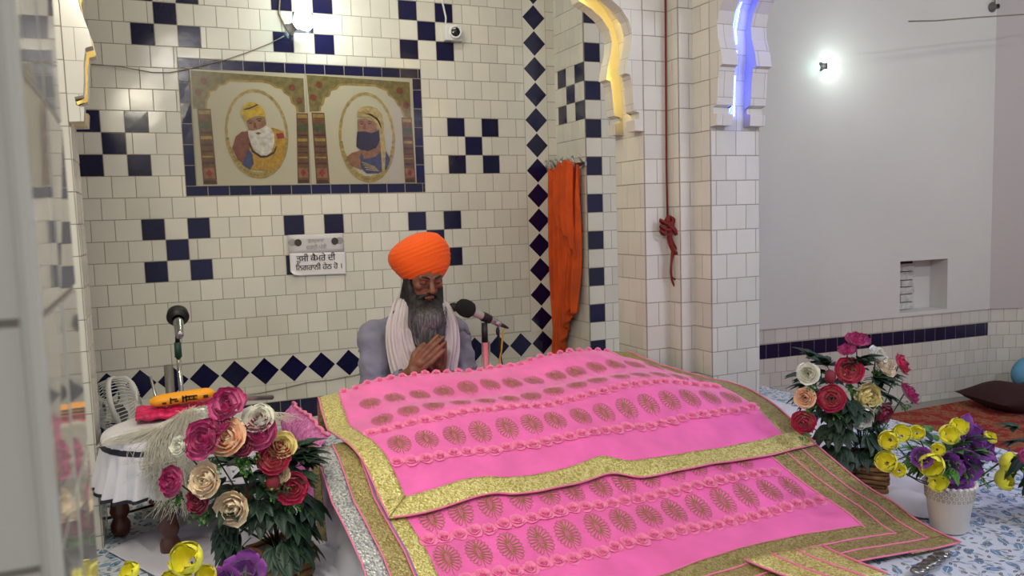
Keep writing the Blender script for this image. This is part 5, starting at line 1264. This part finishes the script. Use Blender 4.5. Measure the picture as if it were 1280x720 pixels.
bouquet(be_,FL_E,V(2.52,1.53,-.76),(.10,.08,.12),10,51,stemtop=V(2.52,1.52,-.9),hang=6,leafL=.10)
for a_,b_ in ((V(2.44,1.55,-.78),Vector((-1,.35,-.5))),(V(2.44,1.53,-.76),Vector((-.9,.1,-.25)))):
    mb=MB(); leafblade(mb,a_,b_,Vector((0,0,1)),.13,.022,droop=.25); mb.build('leaf',M['leaf'],be_,solid=.0006)

# ------------------------------------------------------------------ lights, world, camera
def area(loc,target,sx,sy,E,col,name):
    l=bpy.data.lights.new(name,'AREA'); l.shape='RECTANGLE'; l.size=sx;l.size_y=sy;l.energy=E;l.color=col
    o=bpy.data.objects.new(name,l); C.objects.link(o); o.location=loc; o.rotation_euler=(Vector(target)-Vector(loc)).to_track_quat('-Z','Y').to_euler(); return o
def tube_light(a,b,E,col,label,target):
    a=Vector(a);b=Vector(b); root=thing('tube_light',label,'tube light',(a+b)/2)
    mb=MB(); mb.tube([a,b],.014,12); mb.build('tube',emis('tube_glow',tuple(int(255*c) for c in col),14),root)
    d=(b-a).normalized(); mb=MB(); mb.obox((a+b)/2+Vector((0,0,.035)),(b-a)/2*1.03,d.cross(Vector((0,0,1))).normalized()*.02,Vector((0,0,.016))); mb.build('batten',M['whiteplastic'],root,smooth=False)
    for f_ in (.12,.88):
        mb=MB(); e_=a+(b-a)*f_; mb.tube([e_+Vector((0,0,.04)),Vector((e_.x,e_.y,CAMZ+1.82))],.004,6); mb.build('hanging_rod',M['steel'],root)
    l=area((a+b)/2+(Vector(target)-(a+b)/2).normalized()*.03,target,(b-a).length,.03,E,col,'tube_lamp'); 
    z=(Vector(target)-(a+b)/2).normalized(); x=d-(z*d.dot(z)); x.normalize(); y=z.cross(x)
    m=Matrix((x,-y,-z)).transposed(); l.rotation_euler=m.to_euler()
tube_light(T(-3.6,4,13.2),T(-3.6,16,13.2),34,(1,.93,.74),'warm tube light on the left beam of the canopy',T(15,32,-5))
tube_light(T(26,-6,15.5),T(38,-6,15.5),46,(.88,.88,1),'cool tube light high in the hall behind the camera right',T(34,38,0))
tube_light(T(-3,-5,16.5),T(9,-5,16.5),15,(1,.96,.92),'cool tube light high in the hall behind the camera',T(10,34,-4))
tube_light(T(3,31.6,16.2),T(14,31.6,16.2),6,(1,.95,.86),'added warm white fill light in tube form, unseen above the tiled niche',T(8.5,38,-4))  # added out-of-view fill lamp, lifts the inner back wall
tube_light(T(44,18,16),T(56,18,16),15,(1,1,.95),'added white fill light in tube form, unseen, brightening the plaster wall',T(48,41,0))  # extra unseen lamp, put in to brighten the right hall wall
w=bpy.data.worlds.new('World'); bpy.context.scene.world=w; w.use_nodes=True
w.node_tree.nodes['Background'].inputs[0].default_value=(.86,.85,.93,1); w.node_tree.nodes['Background'].inputs[1].default_value=.5
cam=bpy.data.cameras.new('camera'); co=bpy.data.objects.new('camera',cam); C.objects.link(co); bpy.context.scene.camera=co
yaw,pitch,roll=.41401,.09089,-.0312
fw=Vector((math.sin(yaw)*math.cos(pitch),math.cos(yaw)*math.cos(pitch),-math.sin(pitch))); rt=Vector((math.cos(yaw),-math.sin(yaw),0)); up=rt.cross(fw)
r_=rt*math.cos(roll)+up*math.sin(roll); u_=-rt*math.sin(roll)+up*math.cos(roll)
m=Matrix((r_,u_,-fw)).transposed().to_4x4(); m.translation=Vector((0,0,CAMZ)); co.matrix_world=m
cam.sensor_width=36; cam.lens=991.607/1280*36; cam.clip_start=.02; cam.clip_end=60
cam.dof.use_dof=True; cam.dof.focus_distance=2.9; cam.dof.aperture_fstop=11
vs=bpy.context.scene.view_settings; vs.view_transform='Standard'; vs.look='None'; vs.gamma=1; vs.use_curve_mapping=False; vs.exposure=0.06
